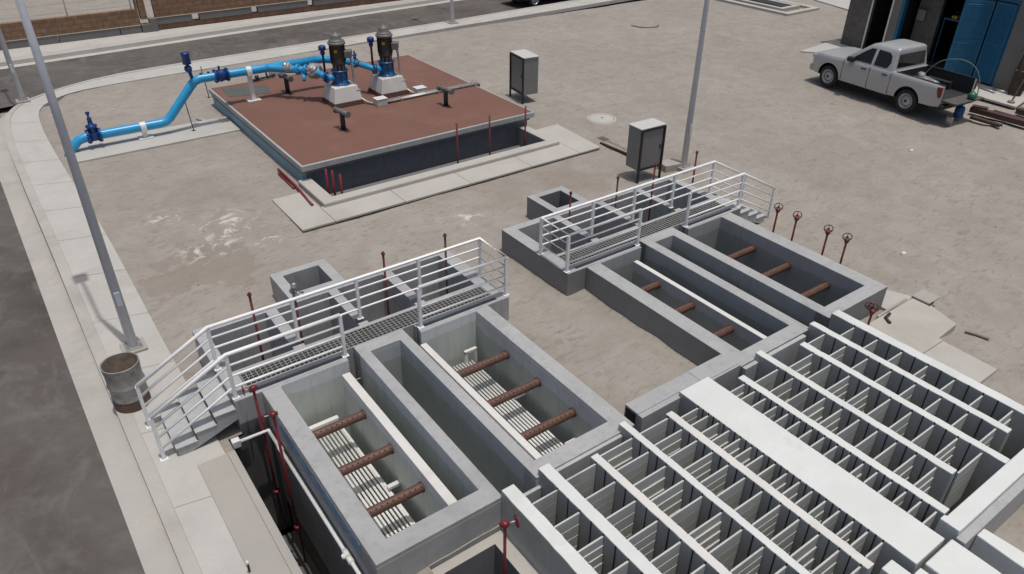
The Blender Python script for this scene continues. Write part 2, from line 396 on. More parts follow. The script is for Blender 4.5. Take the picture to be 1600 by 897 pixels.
# ------------------------------------------------------------------ ground
ZT = .45                      # top of the tanks
HOLES = [(2.0, 6.16, 5.5, 9.33), (1.66, 6.63, 9.36, 11.5), (3.40, 4.40, 11.4, 12.52), (1.375, 2.06, 1.0, 9.29),
         (8.63, 12.78, 5.5, 9.33), (8.15, 13.16, 9.36, 11.5), (9.6, 10.54, 11.4, 12.52), (3.9, 8.25, -.45, 5.5), (8.25, 11.1, 1.8, 5.5), (2.70, 3.9, 1.0, 5.44), (5.88, 12.8, 15.6, 24.4)]
def gz(x, y):
    m = near(y)
    z = -.1*m - .09*m*(1-sstep(1.3, 3.2, x)) - .12*sstep(12.7, 13.4, x)*(1-sstep(10, 12, y))*(1-sstep(15, 18, x))
    # sand banked up between the two filter tanks
    z += .12*sstep(6.3, 6.9, x)*(1-sstep(8.0, 8.5, x))*(1-sstep(6.5, 9.5, y))
    if y < 13.5 and x > 2.0:
        dx = min(abs(x-e) for e in (1.6, 2.02, 6.21, 6.69, 8.1, 8.57, 12.84, 13.22)); dy = min(abs(y-e) for e in (5.46, 9.3, 11.56, 12.6))
        k = max(0, 1-min(dx, dy*.9)/.42); z += k*(.035+.06*noise.noise(Vector((x*1.7, y*1.7, 9))))
    z += .022*noise.noise(Vector((x*.55, y*.55, 0)))+.012*noise.noise(Vector((x*2.1, y*2.1, 3)))
    # below the streets and pavements
    lo = max(1-sstep(.55, 1.0, x), sstep(29.1, 29.6, y)*(1-sstep(36.3, 36.6, y)))
    lo = max(lo, sstep(27.4, 28.6, y)*(1-sstep(1.0, 2.2, x)))
    if y > 36.4: lo = 0 if x > -40 else lo
    z = z*(1-lo) - .48*lo
    return z
def lines(a, b, step, extra): 
    n = int(round((b-a)/step)); L = [a+(b-a)*i/n for i in range(n+1)]
    L = [l for l in L if all(abs(l-e) > step*.35 for e in extra)]+list(extra)
    return L
ex = [h[i] for h in HOLES for i in (0, 1)]; ey = [h[i] for h in HOLES for i in (2, 3)]
ex = sorted(set(ex)); ey = sorted(set(ey))
xs = sorted(set([-200, -120, -70, -40, -20, -10, -4] + lines(-1.6, 32, .16, ex) + [33, 35, 38, 42, 48, 56, 70, 100, 150, 220]))
ys = sorted(set([-200, -100, -50, -25, -12, -6] + lines(-3, 30, .16, ey) + [30.5, 31.5, 33, 35, 36.3, 36.6, 37.5, 39, 42, 46, 52, 60, 75, 100, 150, 250]))
g = MB(); vid = {}
g.v = [(x, y, gz(x, y)) for x in xs for y in ys]; NY = len(ys)
for i in range(len(xs)-1):
    for j in range(len(ys)-1):
        mx, my = (xs[i]+xs[i+1])/2, (ys[j]+ys[j+1])/2
        if any(h[0] < mx < h[1] and h[2] < my < h[3] for h in HOLES): continue
        g.f.append([i*NY+j, (i+1)*NY+j, (i+1)*NY+j+1, i*NY+j+1]); g.mi.append(0); g.sm.append(True)
structure(g.build('ground', 'sand', weld=False))

# roads
rd = MB(); rd.quad((-14, -30, -.305), (.1, -30, -.305), (-.1, 24, -.305), (-14, 24, -.305))
rd.quad((-14, 24, -.305), (-.1, 24, -.305), (.1, 29.2, -.305), (-14, 29.2, -.305))
rd.quad((-60, 29.2, -.305), (.1, 29.2, -.305), (5.0, 30.0, -.305), (-60, 34.2, -.305))
rd.quad((-60, 34.2, -.305), (5.0, 30.0, -.305), (80, 32.5, -.305), (80, 37.0, -.305))
structure(rd.build('road', 'asphalt'))

KA = [(-.15, -6), (-.2, 4), (-.24, 7.45), (-.32, 12.2), (-.38, 17.2), (-.43, 21.3), (-.45, 23.4), (-.42, 25.2), (-.30, 26.8), (.0, 27.9), (.5, 28.8), (1.2, 29.45), (2.2, 29.98), (3.4, 30.3), (5, 30.5), (9.2, 30.65), (18.4, 30.95), (26, 31.35), (70, 33.4)]
KB = [(.22, -6), (.19, 4), (.155, 7.3), (.10, 12), (.06, 17), (.01, 21), (.0, 23.4), (.03, 25.2), (.14, 26.6), (.38, 27.6), (.8, 28.35), (1.5, 28.95), (2.4, 29.5), (3.5, 29.9), (5, 30.15), (9.2, 30.3), (18.4, 30.58), (26, 31.0), (70, 33.05)]
KS = [(1.3, -6), (1.27, 4), (1.25, 7.3), (1.22, 12.2), (1.18, 17.2), (1.07, 20.6), (1.01, 23.2), (1.0, 25.0), (1.04, 26.2), (1.12, 26.95), (1.3, 27.55), (1.7, 28.1), (2.35, 28.55), (3.4, 28.75), (5.2, 28.85), (9.0, 28.95), (17.8, 29.4), (26.6, 29.75), (70, 32.0)]
def dense(P):
    """Catmull-Rom through the points"""
    out = []
    for i in range(len(P)-1):
        p0 = P[max(i-1, 0)]; p1 = P[i]; p2 = P[i+1]; p3 = P[min(i+2, len(P)-1)]
        for k in range(4):
            t = k/4
            out.append(tuple(.5*((2*p1[c])+(-p0[c]+p2[c])*t+(2*p0[c]-5*p1[c]+4*p2[c]-p3[c])*t*t+(-p0[c]+3*p1[c]-3*p2[c]+p3[c])*t**3) for c in (0, 1)))
    out.append(P[-1]); return out
def smooth3(P):
    a = dense([(p[0], p[1]) for p in P]); b = dense([(p[2], 0) for p in P]); return [Vector((u[0], u[1], v[0])) for u, v in zip(a, b)]
KA, KB, KS = dense(KA), dense(KB), dense(KS)
def strip(mb, P, Q, zp, zq):
    for i in range(len(P)-1):
        mb.quad((P[i][0], P[i][1], zp(P[i])), (P[i+1][0], P[i+1][1], zp(P[i+1])), (Q[i+1][0], Q[i+1][1], zq(Q[i+1])), (Q[i][0], Q[i][1], zq(Q[i])))
def lerp(P, Q, k): return [(p[0]+(q[0]-p[0])*k, p[1]+(q[1]-p[1])*k) for p, q in zip(P, Q)]
wz = lambda p: walk_z(p[1])+.03
gu = MB(); strip(gu, KB, KA, lambda p: -.29, lambda p: -.299); strip(gu, KA, lerp(KA, KB, .0), lambda p: -.299, lambda p: -.31)
structure(gu.build('gutter', 'gutter'))
KL = lerp(KB, KS, .17)
kb = MB(); strip(kb, KB, KB, wz, lambda p: -.31); strip(kb, KL, KB, lambda p: wz(p)+.004, wz)
structure(kb.build('kerb', 'gutter'))
# pavement in bays with open joints, so that every slab is its own few tones
sw = MB(); KL2 = lerp(KB, KS, .176)
acc = 0; i = 0
def along(P, d):
    a = 0
    for k in range(len(P)-1):
        l = math.dist(P[k], P[k+1])
        if a+l >= d: t = (d-a)/l; return (P[k][0]+(P[k+1][0]-P[k][0])*t, P[k][1]+(P[k+1][1]-P[k][1])*t)
        a += l
    return P[-1]
def total(P): return sum(math.dist(P[k], P[k+1]) for k in range(len(P)-1))
TL, TS = total(KL2), total(KS); nb = 58
for b in range(nb):
    for k in range(3):
        t0 = (b+k/3)/nb; t1 = (b+(k+1)/3)/nb
        e0 = .00006 if k == 0 else 0; e1 = .00006 if k == 2 else 0
        a, c = along(KL2, (t0+e0)*TL), along(KL2, (t1-e1)*TL); d, e = along(KS, (t0+e0)*TS), along(KS, (t1-e1)*TS)
        sw.quad((d[0], d[1], wz(d)), (e[0], e[1], wz(e)), (c[0], c[1], wz(c)), (a[0], a[1], wz(a)))
strip(sw, KS, KS, lambda p: wz(p)-.16, wz)
structure(sw.build('sidewalk', 'walk', weld=False))
sb = MB(); strip(sb, lerp(KS, KB, .02), KL, lambda p: wz(p)-.006, lambda p: wz(p)-.006)
structure(sb.build('sidewalk_bedding', 'pad2'))

# far side of the cross street
FA = [(-60, 32.2), (.7, 34.3), (10.75, 34.95), (20, 35.4), (40, 36.6), (80, 39)]
fg = MB(); up = lambda k: [(x, y+k) for x, y in FA]
strip(fg, up(.28), FA, lambda p: -.27, lambda p: -.297)
strip(fg, up(.28), up(.30), lambda p: -.27, lambda p: -.12)
structure(fg.build('far_gutter', 'walk'))
fk = MB(); strip(fk, up(.75), up(.30), lambda p: -.085, lambda p: -.12); structure(fk.build('far_kerb', 'gutter'))
fs = MB(); strip(fs, [(-60, 36.35), (.7, 36.35), (10.75, 36.35), (20, 36.45), (40, 37.6), (80, 40)], up(.752), lambda p: -.02, lambda p: -.086)
structure(fs.build('far_sidewalk', 'walk'))

# ------------------------------------------------------------------ perimeter wall and fence beyond the street
pw = thing('perimeter_wall', 'low brown split-face block wall on a grey concrete plinth across the street', 'wall', (0, 36.25, 0))
m = MB(); m.box(-30, 6.30, .0, .25, .27, .93); m.box(6.95, 40, .0, .25, .49, 2.4); m.box(6.24, 6.31, .02, .25, .93, 1.5)
m.build('block_panel', 'brick', pw)
m = MB(); m.box(6.95, 40, -.005, .25, -.1, .205); m.build('lower_block_course', 'brickred', pw)
m = MB(); m.box(6.36, 6.62, -.03, .26, .49, 2.6); m.build('pillar', 'brick', pw)
m = MB(); m.box(3.54, 3.84, -.012, .20, .27, .94); m.build('pillar', 'brick', pw)
m = MB()
x = -30
while x < 6.2:
    x1 = min(x+2.36, 6.27); m.box(x+.03, min(3.50 if abs(x1-3.52) < .3 else x1, 6.27), -.06, .2, -.1, .27); x = x1+.0
m.box(6.30, 6.66, -.12, .2, -.1, .30); m.box(6.66, 6.95, -.12, .2, -.1, .50)
for a, b in ((6.95, 8.46), (8.78, 11.15), (11.45, 13.9), (14.2, 16.6), (16.9, 19.3), (19.6, 40)): m.box(a, b, -.06, .2, .205, .49)
m.build('plinth', 'plinth', pw, bevel=.01)
m = MB(); m.box(-30, 6.27, -.075, -.0, .27, .285); m.box(6.95, 40, -.075, -.0, .49, .505); m.build('coping', 'plinthtop', pw)
fe = thing('wire_fence', 'white post and thin wire fence along the low wall top', 'fence', (0, 36.4, .93))
for x in (-2.6, .5, 3.64, 6.1):
    MB().tube([(x, 0, -.02), (x, 0, 1.6)], .03, 8).build('fence_post', 'pvc', fe)
m = MB()
for z in (.15, .5, .85, 1.2, 1.5): m.tube([(-8, 0, z), (6.1, 0, z)], .006, 4)
m.build('wire', 'galv', fe)

# ------------------------------------------------------------------ concrete aprons (setting)
def pave(name, rects, z, mt='pad', th=.05):
    m = MB()
    for r_ in rects:
        poly = r_ if isinstance(r_[0], tuple) else [(r_[0], r_[2]), (r_[1], r_[2]), (r_[1], r_[3]), (r_[0], r_[3])]
        m.prism(poly, z-th, z)
    return structure(m.build(name, mt, bevel=.006))
pave('pump_house_apron', [(4.83, 5.62, 14.72, 16.66), (5.63, 7.45, 14.72, 15.6), (7.46, 9.35, 14.71, 15.6), (9.36, 11.3, 14.71, 15.6), (11.31, 12.98, 14.71, 15.6), [(12.99, 14.71), (13.75, 14.71), (13.91, 16.88), (12.99, 16.86)]], .045)
pave('pit_pavement', [(1.262, 1.375, -4, 8.95), (.83, 1.26, -4, 6.0), (.83, 1.26, 6.006, 8.95)], -.13, 'pad2', .2)
pave('valve_apron', [[(12.86, 5.75), (13.54, 5.75), (13.74, 5.3), (12.86, 5.3)], [(11.2, 5.29), (13.72, 5.29), (13.72, 4.96), (13.49, 4.32), (12.77, 4.28), (12.76, 4.2), (11.2, 4.2)], [(11.2, 4.19), (12.75, 4.19), (12.71, 3.21), (11.2, 3.2)]], -.035, 'pad', .2)
structure(MB().prism([(27.5, 18.0), (30.4, 18.35), (30.3, 17.6), (29.96, 17.78), (28.95, 10.2), (29.6, 9.9), (27.5, 9.6), (27.6, 10.79), (28.35, 16.9)], -.02, .05).build('building_apron', 'walk', bevel=.008))
structure(MB().prism([(36.2, 21.3), (50, 30), (50, 33), (37.0, 24.1)], -.02, .06).build('far_path', 'walk'))

# ------------------------------------------------------------------ lamp posts
def lamp_post(x, y, z, label, h=9.2, rz=0, r0=.086, foot=.2):
    t = thing('lamp_post', label, 'lamp post', (x, y, z), rz, 'tapered grey lamp posts')
    MB().box(-foot, foot, -foot, foot, -.3, .055).build('footing', 'pad2', t, bevel=.01)
    bp_ = MB().box(-.14, .14, -.14, .14, .056, .075).build('base_plate', 'galv', t, bevel=.004)
    for sx in (-1, 1):
        for sy in (-1, 1):
            m = MB().cyl((sx*.105, sy*.105, .074), (sx*.105, sy*.105, .15), .012, 8); m.cyl((sx*.105, sy*.105, .076), (sx*.105, sy*.105, .10), .024, 6)
            m.build('anchor_bolt', 'galv', bp_)
    MB().tube([(0, 0, .075), (0, 0, h)], [r0, .03], 16).build('pole', 'pole', t)
    MB().box(-.045, .045, -r0-.004, -r0+.02, .95, 1.22).build('handhole_cover', 'pole', t, bevel=.004)
    m = MB().tube([(0, 0, h-.6), (0, .25, h-.2), (0, .8, h+.05), (-.02, 1.45, h+.1)], .03, 8); m.build('arm', 'pole', t)
    MB().box(-.15, .11, 1.38, 1.72, h+.05, h+.15).build('lamp_head', 'pole', t, bevel=.02)
    return t
lamp_post(.735, 12.52, -.15, 'grey lamp post on the pavement right behind the open drum', 9.6)
lamp_post(.855, 28.38, .03, 'grey lamp post at the rounded street corner in the far left', 9.2)
lamp_post(18.3, 30.06, .03, 'grey lamp post on the pavement beyond the red roof', 9.2)
lamp_post(14.72, 12.42, -.02, 'grey lamp post on the sand behind the right stairs and railing', 9.2)

# ------------------------------------------------------------------ filter tanks
def pipe_holes(m, x0, x1, y, z, r):
    n = int((x1-x0)/.085)
    for i in range(n):
        x = x0+.05+i*.085
        for sy in (-.55,):
            a = sy; p = Vector((x, y+r*math.sin(a)*1.0, z+r*math.cos(a))); nn = Vector((0, math.sin(a), math.cos(a)))
            m.cyl(p-nn*.004, p+nn*.003, .0115, 8)
def wash_pipe(t, x0, x1, y, z=.1, r=.072):
    p = MB().tube([(x0, y, z), (x1, y, z)], r, 18, caps=False).build('perforated_pipe', 'brownpipe', t)
    m = MB(); pipe_holes(m, x0, x1, y, z, r); m.build('perforation', 'hole', p)
    m = MB().tube([(x1-.03, y, z), (x1, y, z)], r+.008, 18, caps=False); m.build('pipe_collar', 'brownpipe', p)
def laterals(t, x0, n, y0, y1, z):
    for i in range(n):
        x = x0+i*.061
        MB().tube([(x, y0, z), (x, y1, z)], .021, 8).build('lateral_pipe', 'pvc', t)
YS0, YS1, YN = 5.46, 5.74, 9.27
ft = thing('filter_tank', 'nearer open grey filter tank with two cells of brown pipes over white laterals', 'filter tank')
m = MB()
m.cells([(2.02, 2.30, YS0, 9.30, ZT), (3.22, 3.36, YS1, 9.05, .385), (3.66, 3.85, YS1, 9.54, ZT), (3.85, 4.40, 9.28, 9.54, ZT), (4.40, 4.58, YS1, 9.54, ZT),
         (4.655, 4.77, YS1, 9.05, .37), (5.93, 6.21, YS0, 9.30, ZT), (2.02, 3.85, YS0, YS1, ZT), (4.40, 6.21, YS0, YS1, ZT),
         (2.30, 3.45, 9.27, 9.30, ZT), (4.80, 5.93, 9.27, 9.30, ZT), (3.85, 4.40, 5.46, 9.28, -1.3)], -1.9)
# paint the two overflow weirs white
mat_w = []
for k, f in enumerate(m.f):
    c = [sum(m.v[i][q] for i in f)/4 for q in range(3)]
    if c[2] > .36 and c[2] < .39: m.mi[k] = 1
    elif c[2] < .44 and 2.25 < c[0] < 5.95 and 5.7 < c[1] < 9.4: m.mi[k] = 3 if 3.84 < c[0] < 4.41 or c[0] > 5.9 else 2
m.build('tank_wall', ['grey', 'offwhite', 'inner', 'shadeinner'], ft, bevel=.012)
MB().box(2.05, 6.2, 5.5, 9.25, -2.0, -1.91).build('tank_floor', 'darkgrey', ft)
for a in ((3.452, 3.658), (4.582, 4.798)): MB().box(a[0], a[1], 9.19, 9.541, -1.3, -.75).build('gutter_end_floor', 'darkgrey', ft)
for y in (8.3, 7.4, 6.5):
    wash_pipe(ft, 2.28, 3.225, y); wash_pipe(ft, 4.75, 5.935, y, .07)
laterals(ft, 2.325, 12, 5.76, 9.10, -.5); laterals(ft, 5.03, 12, 5.76, 9.12, -.47)
m = MB().box(2.3, 3.06, 9.02, 9.1, -.47, -.42); m.box(3.0, 3.06, 5.76, 9.1, -.60, -.52); m.build('support_angle', 'pvc', ft)
m = MB().box(5.55, 5.60, 9.05, 9.11, -.52, -.22); m.box(5.55, 5.80, 9.05, 9.11, -.24, -.19); m.box(5.76, 5.80, 9.05, 9.11, -.52, -.22); m.build('support_angle', 'pvc', ft)
for y in (6.35, 7.72):
    m = MB().box(5.70, 5.93, y, y+.05, -.42, -.38); m.build('support_angle', 'pvc', ft)
for y in (5.95, 7.2):
    m = MB().box(3.02, 3.22, y, y+.07, -.48, -.43); m.build('support_angle', 'pvc', ft)
MB().box(2.014, 2.018, 5.9, 8.6, .10, .36).build('faded_lettering', 'smearF', ft)

gt = thing('filter_tank', 'farther open grey filter tank beside the row of handwheels on posts', 'filter tank')
m = MB()
m.cells([(8.57, 8.90, YS0, 9.30, ZT), (9.58, 9.69, YS1, 9.02, .38), (10.20, 10.43, YS1, 9.54, ZT), (10.43, 10.97, 9.27, 9.54, ZT), (10.97, 11.22, YS0, 9.54, ZT),
         (12.50, 12.84, YS0, 9.30, ZT), (8.57, 10.43, YS0, YS1, ZT), (10.97, 12.84, YS0, YS1, ZT), (8.90, 10.05, 9.27, 9.30, ZT), (11.45, 12.5, 9.27, 9.30, ZT), (10.43, 10.97, 5.46, 9.27, -1.3)], -1.9)
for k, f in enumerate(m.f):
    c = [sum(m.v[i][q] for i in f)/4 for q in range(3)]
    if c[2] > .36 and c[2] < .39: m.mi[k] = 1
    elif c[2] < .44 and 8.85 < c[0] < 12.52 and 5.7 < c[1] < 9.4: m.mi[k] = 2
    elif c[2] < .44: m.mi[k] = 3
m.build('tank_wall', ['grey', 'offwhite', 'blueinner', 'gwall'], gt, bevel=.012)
MB().box(8.6, 12.8, 5.5, 9.25, -2.0, -1.91).build('tank_floor', 'darkgrey', gt)
for a in ((10.052, 10.198), (11.222, 11.448)): MB().box(a[0], a[1], 9.19, 9.541, -1.3, -.75).build('gutter_end_floor', 'darkgrey', gt)
for y in (8.3, 7.4, 6.47):
    wash_pipe(gt, 8.88, 9.585, y, .2); wash_pipe(gt, 11.2, 12.505, y, .08)
laterals(gt, 8.93, 8, 5.76, 9.1, -.5)

# ------------------------------------------------------------------ valve galleries
def gallery(label, X0, X1, beams, box, mid_, wallw):
    t = thing('valve_gallery', label, 'valve gallery')
    c = [(X0, X1, 9.3015, 11.56, ZT), (mid_[0], mid_[1], 9.3, 9.543, None)]
    xi0, xi1 = X0+wallw[0], X1-wallw[1]
    ed = [xi0]+[q for b in beams for q in b]+[xi1]
    for a, b in zip(ed[0::2], ed[1::2]): c.append((a, b, 10.04, 11.37, -1.2))
    for b in beams:                                              # beam stops short of the walkway
        c.append((b[0], b[1], 10.12, 10.27, .1))
    c.append((X0+.26, mid_[0], 9.37, 9.45, -.3)); c.append((mid_[1], X1-.23, 9.37, 9.45, -.3))                  # open slot between tank and walkway
    c.append((X0+.26, X1-.23, 9.56, 9.96, -.6))                  # duct under the grating
    c += [(box[0], box[1], 11.56, 12.58, ZT), (box[0]+.2, box[1]-.2, 11.70, 12.40, -1.0)]
    m = MB().cells(c, -1.6)
    for k, f in enumerate(m.f):
        q = [sum(m.v[i][a] for i in f)/4 for a in range(3)]
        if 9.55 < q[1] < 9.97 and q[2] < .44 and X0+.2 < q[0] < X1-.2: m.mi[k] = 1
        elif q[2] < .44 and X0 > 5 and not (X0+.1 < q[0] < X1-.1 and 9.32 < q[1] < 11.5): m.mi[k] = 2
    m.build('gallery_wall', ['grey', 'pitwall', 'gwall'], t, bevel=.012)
    return t
def grating(x0, x1, y0, y1, z, label):
    m = MB(); n = int((x1-x0)/.078)
    for i in range(n+1):
        x = x0+(x1-x0)*i/n; m.box(x-.0055, x+.0055, y0, y1, z-.03, z)
    k = 6
    for j in range(k+1):
        y = y0+(y1-y0)*j/k; m.box(x0, x1, y-.0055, y+.0055, z-.028, z-.002)
    m.box(x0-.012, x0-.004, y0, y1, z-.03, z+.001); m.box(x1+.004, x1+.012, y0, y1, z-.03, z+.001)
    o = m.build('walkway_grating', 'grate', weld=False); tag(o, label, 'grating', 'steel walkway gratings'); return o
gallery('nearer grey valve gallery with open chambers behind its walkway and stairs to the street side', 1.60, 6.69, [(2.83, 3.03), (4.02, 4.20), (5.14, 5.34)], (3.34, 4.46), (3.45, 4.80), (.2, .28))
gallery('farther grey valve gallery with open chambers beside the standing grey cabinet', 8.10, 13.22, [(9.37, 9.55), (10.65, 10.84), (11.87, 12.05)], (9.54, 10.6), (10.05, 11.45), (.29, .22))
grating(1.88, 6.44, 9.562, 9.958, ZT-.004, 'dark steel grating along the nearer walkway between white railings')
grating(8.38, 12.96, 9.562, 9.958, ZT-.004, 'steel grating along the farther walkway between white railings')

def stair(label, x_top, sgn, loc_y=(9.302, 10.36), gr=-.18, tread=.31):
    t = thing('staircase', label, 'stairs')
    y0, y1 = loc_y; P = []; n = 3; rise = (ZT-gr)/(n+1); x = x_top; z = ZT
    top = [(x, ZT)]
    for i in range(n):
        z -= rise; top += [(x, z), (x+sgn*tread, z)]; x += sgn*tread
    xe = x; ze = gr-.05
    def waist(px): k = (px-x_top)/(xe-x_top); return (ZT-.34)*(1-k)+(ze)*k
    m = MB()
    for (xa, za), (xb, zb_) in zip(top[1::2], top[2::2]):
        m.extrude([(xa, y0, za), (xb, y0, zb_), (xb, y0, waist(xb)), (xa, y0, waist(xa))], (0, y1-y0, 0))
    m.build('flight', 'grey', t)
    xx = x_top; zz = ZT
    for i in range(n):
        zz -= rise
        a, b = sorted((xx+sgn*.012, xx+sgn*(tread+.02)))
        MB().box(a, b, y0-.012, y1+.01, zz+.001, zz+.028).build('tread', 'offwhite' if False else 'basin', t, bevel=.01)
        xx += sgn*tread
    return t
stair('grey concrete stairs going down to the street pavement beside the drum', 1.60, -1, gr=-.16)
stair('grey concrete stairs going down to the sand at the far end of the farther walkway', 13.22, 1, gr=-.2, tread=.33)

# ------------------------------------------------------------------ railings
def railing(label, runs, posts):
    """runs: list of polylines of base points; posts: list of base points"""
    t = thing('handrail', label, 'railing', group='white tubular railings')
    for run in runs:
        run = [Vector(p) for p in run]
        MB().tube([p+Vector((0, 0, .81)) for p in run], .033, 10).build('top_rail', 'railw', t)
        for h in (.2, .41, .61):
            MB().tube([p+Vector((0, 0, h)) for p in run], .021, 8).build('mid_rail', 'railw', t)
    for p in posts:
        x, y, z = p
        m = MB().box(x-.027, x+.027, y-.027, y+.027, z, z+.80); m.build('post', 'railw', t, bevel=.005)
        MB().box(x-.055, x+.055, y-.045, y+.045, z+.001, z+.009).build('foot_plate', 'railw', t)
    return t
YB, YF = 10.25-.01, 9.39
railing('long white railing behind the nearer walkway, with a stair part and a closed end',
        [[(.47, YB, -.155), (1.64, YB, ZT), (6.675, YB, ZT), (6.675, YF, ZT), (4.87, YF, ZT)]],
        [(.47, YB, -.155), (1.64, YB, ZT), (2.99, YB, ZT), (4.13, YB, ZT), (5.35, YB, ZT), (6.675, YB, ZT), (6.675, YF, ZT), (4.87, YF, ZT)])
railing('short white railing with a sloping stair part above the red valve posts in the pit',
        [[(.47, YF, -.155), (1.65, YF, ZT), (3.45, YF, ZT)]], [(.47, YF, -.155), (1.65, YF, ZT), (3.45, YF, ZT)])
railing('long white railing behind the farther walkway, closed at its near end',
        [[(14.5, YB, -.24), (13.2, YB, ZT), (8.14, YB, ZT), (8.14, YF, ZT), (10.03, YF, ZT)]],
        [(14.5, YB, -.24), (13.2, YB, ZT), (11.9, YB, ZT), (10.69, YB, ZT), (9.5, YB, ZT), (8.14, YB, ZT), (8.14, YF, ZT), (10.03, YF, ZT)])
railing('short white railing of the farther walkway with a stair part near the handwheel posts',
        [[(14.5, YF, -.24), (13.2, YF, ZT), (11.48, YF, ZT)]], [(14.5, YF, -.24), (13.2, YF, ZT), (11.48, YF, ZT)])

# ------------------------------------------------------------------ valve stems in the chambers
def stem(x, y, z0, z1, label, mt='maroon', r=.021, cap=True, group='valve stems in the gallery chambers', name='valve_spindle_post'):
    t = thing(name, label, 'valve stem', (x, y, 0), 0, group)
    MB().tube([(0, 0, z0), (0, 0, z1)], r, 10).build('rod', mt, t)
    if cap:
        m = MB().cyl((0, 0, z1-.005), (0, 0, z1+.022), r*1.75, 10); m.cyl((0, 0, z1+.02), (0, 0, z1+.05), r*.8, 6); m.build('cap', mt, t)
    MB().lathe([(r*1.0, z0+.5), (r*1.9, z0+.5), (r*1.9, z0+.53), (r, z0+.53)], n=10).build('guide_collar', mt, t)
    return t
stem(2.43, 10.55, -1.19, 1.40, 'maroon valve stem, the one nearest the stairs of the nearer gallery')
st = stem(3.20, 10.74, -1.19, .95, 'maroon valve stem topped by a rag-wrapped pale valve head')
m = MB()
for k in range(9):
    a = k*.7; m.lathe([(.0, -.05), (.035+.012*math.sin(k*2.1), -.03), (.045+.01*math.cos(k*1.7), .02), (.0, .055)], (.022*math.cos(a), .022*math.sin(a), .99+.028*k), 9, (.2*math.cos(a), .2*math.sin(a), 1))
m.tube([(0, 0, 1.0), (.12, .03, 1.02), (.17, .05, .98)], .02, 8); m.build('wrapped_head', 'foil', st)
stem(4.80, 10.50, -1.19, 1.41, 'maroon valve stem in the third chamber of the nearer gallery')
stem(6.05, 10.46, -1.19, 1.41, 'brownish valve stem in the last chamber of the nearer gallery', 'steelbrown')
stem(9.66, 11.16, -1.19, 1.04, 'maroon valve stem beside the small box of the farther gallery')
stem(10.86, 10.97, -1.19, 1.17, 'grey-topped brownish stem in the middle of the farther gallery', 'steelbrown')
stem(11.72, 10.70, -1.19, 1.36, 'maroon valve stem right in front of the grey cabinet')
stem(13.40, 10.95, -.2, 1.20, 'maroon valve stem just right of the lamp post behind the farther railing')

# handwheel valves
def handwheel(parent, c, axis, R0=.085, mt='maroon'):
    c = Vector(c); ax = Vector(axis).normalized(); up = Vector((0, 0, 1)); e1 = ax.cross(up).normalized(); e2 = ax.cross(e1)
    m = MB().torus(c, ax, R0, .0095, 24, 8)
    for k in range(3):
        a = k*2*math.pi/3+.5; m.tube([c, c+(e1*math.cos(a)+e2*math.sin(a))*R0], .007, 6)
    m.lathe([(0, -.02), (.02, -.018), (.02, .018), (0, .02)], c, 10, ax)
    return m.build('handwheel', mt, parent)
def valve_post(x, y, z0, z1, label, axis=(.85, .53, .0), mt='maroon', off=.09, group='handwheel valve posts', r=.021, collar=None, R0=.085):
    t = thing('handwheel_post', label, 'valve', (x, y, 0), 0, group)
    MB().tube([(0, 0, z0), (0, 0, z1)], r, 10).build('post', mt, t)
    ax = Vector(axis).normalized()
    m = MB().lathe([(0, z1-.06), (r*1.3, z1-.055), (.05, z1-.015), (.052, z1+.03), (.03, z1+.05), (0, z1+.055)], n=12)
    m.cyl(-ax*.065+Vector((0, 0, z1+.01)), ax*.05+Vector((0, 0, z1+.01)), .03, 10); m.build('gear_head', mt, t)
    MB().cyl(ax*.05+Vector((0, 0, z1+.01)), ax*(off+.01)+Vector((0, 0, z1+.012)), .012, 8).build('spindle', 'galv' if mt == 'redpaint' else mt, t)
    handwheel(t, ax*off+Vector((0, 0, z1+.05*abs(ax.x) if mt != 'redpaint' else z1+.01)), ax, R0, mt)
    if collar is not None:
        MB().lathe([(r, collar), (.055, collar), (.055, collar+.03), (r, collar+.035)], n=14).build('guide_collar', 'redpaint', t)
    return t
for x, y, lab in ((13.05, 8.26, 'first handwheel post from the stairs in the row outside the farther tank'), (13.05, 7.78, 'second handwheel post from the stairs outside the farther tank'),
                  (13.05, 7.03, 'third handwheel post from the stairs outside the farther tank'), (13.05, 6.6, 'last handwheel post of the row outside the farther tank')):
    valve_post(x, y, -.35, .86, 'maroon '+lab)
valve_post(11.98, 5.22, -.2, .33, 'short maroon valve post with two handwheels on the concrete by the white basin')
t5 = bpy.data.objects['handwheel_post.004'] if 'handwheel_post.004' in bpy.data.objects else None
if t5: handwheel(t5, (.03, .1, .40), (.85, .53, .0), .07)
valve_post(1.87, 9.13, -2.4, .70, 'bright red handwheel post in the deep pit, the one nearer the stairs', (-1, .15, 0), 'redpaint', .14, collar=-1.5, R0=.07)
valve_post(1.88, 8.28, -2.4, .80, 'bright red handwheel post in the deep pit, the one nearer the camera', (-1, .15, 0), 'redpaint', .14, collar=-1.55, R0=.07)
valve_post(3.46, 4.86, -1.2, .76, 'bright red handwheel post rising from the small pit below the white basin', (.95, -.3, 0), 'redpaint', .15, R0=.08)

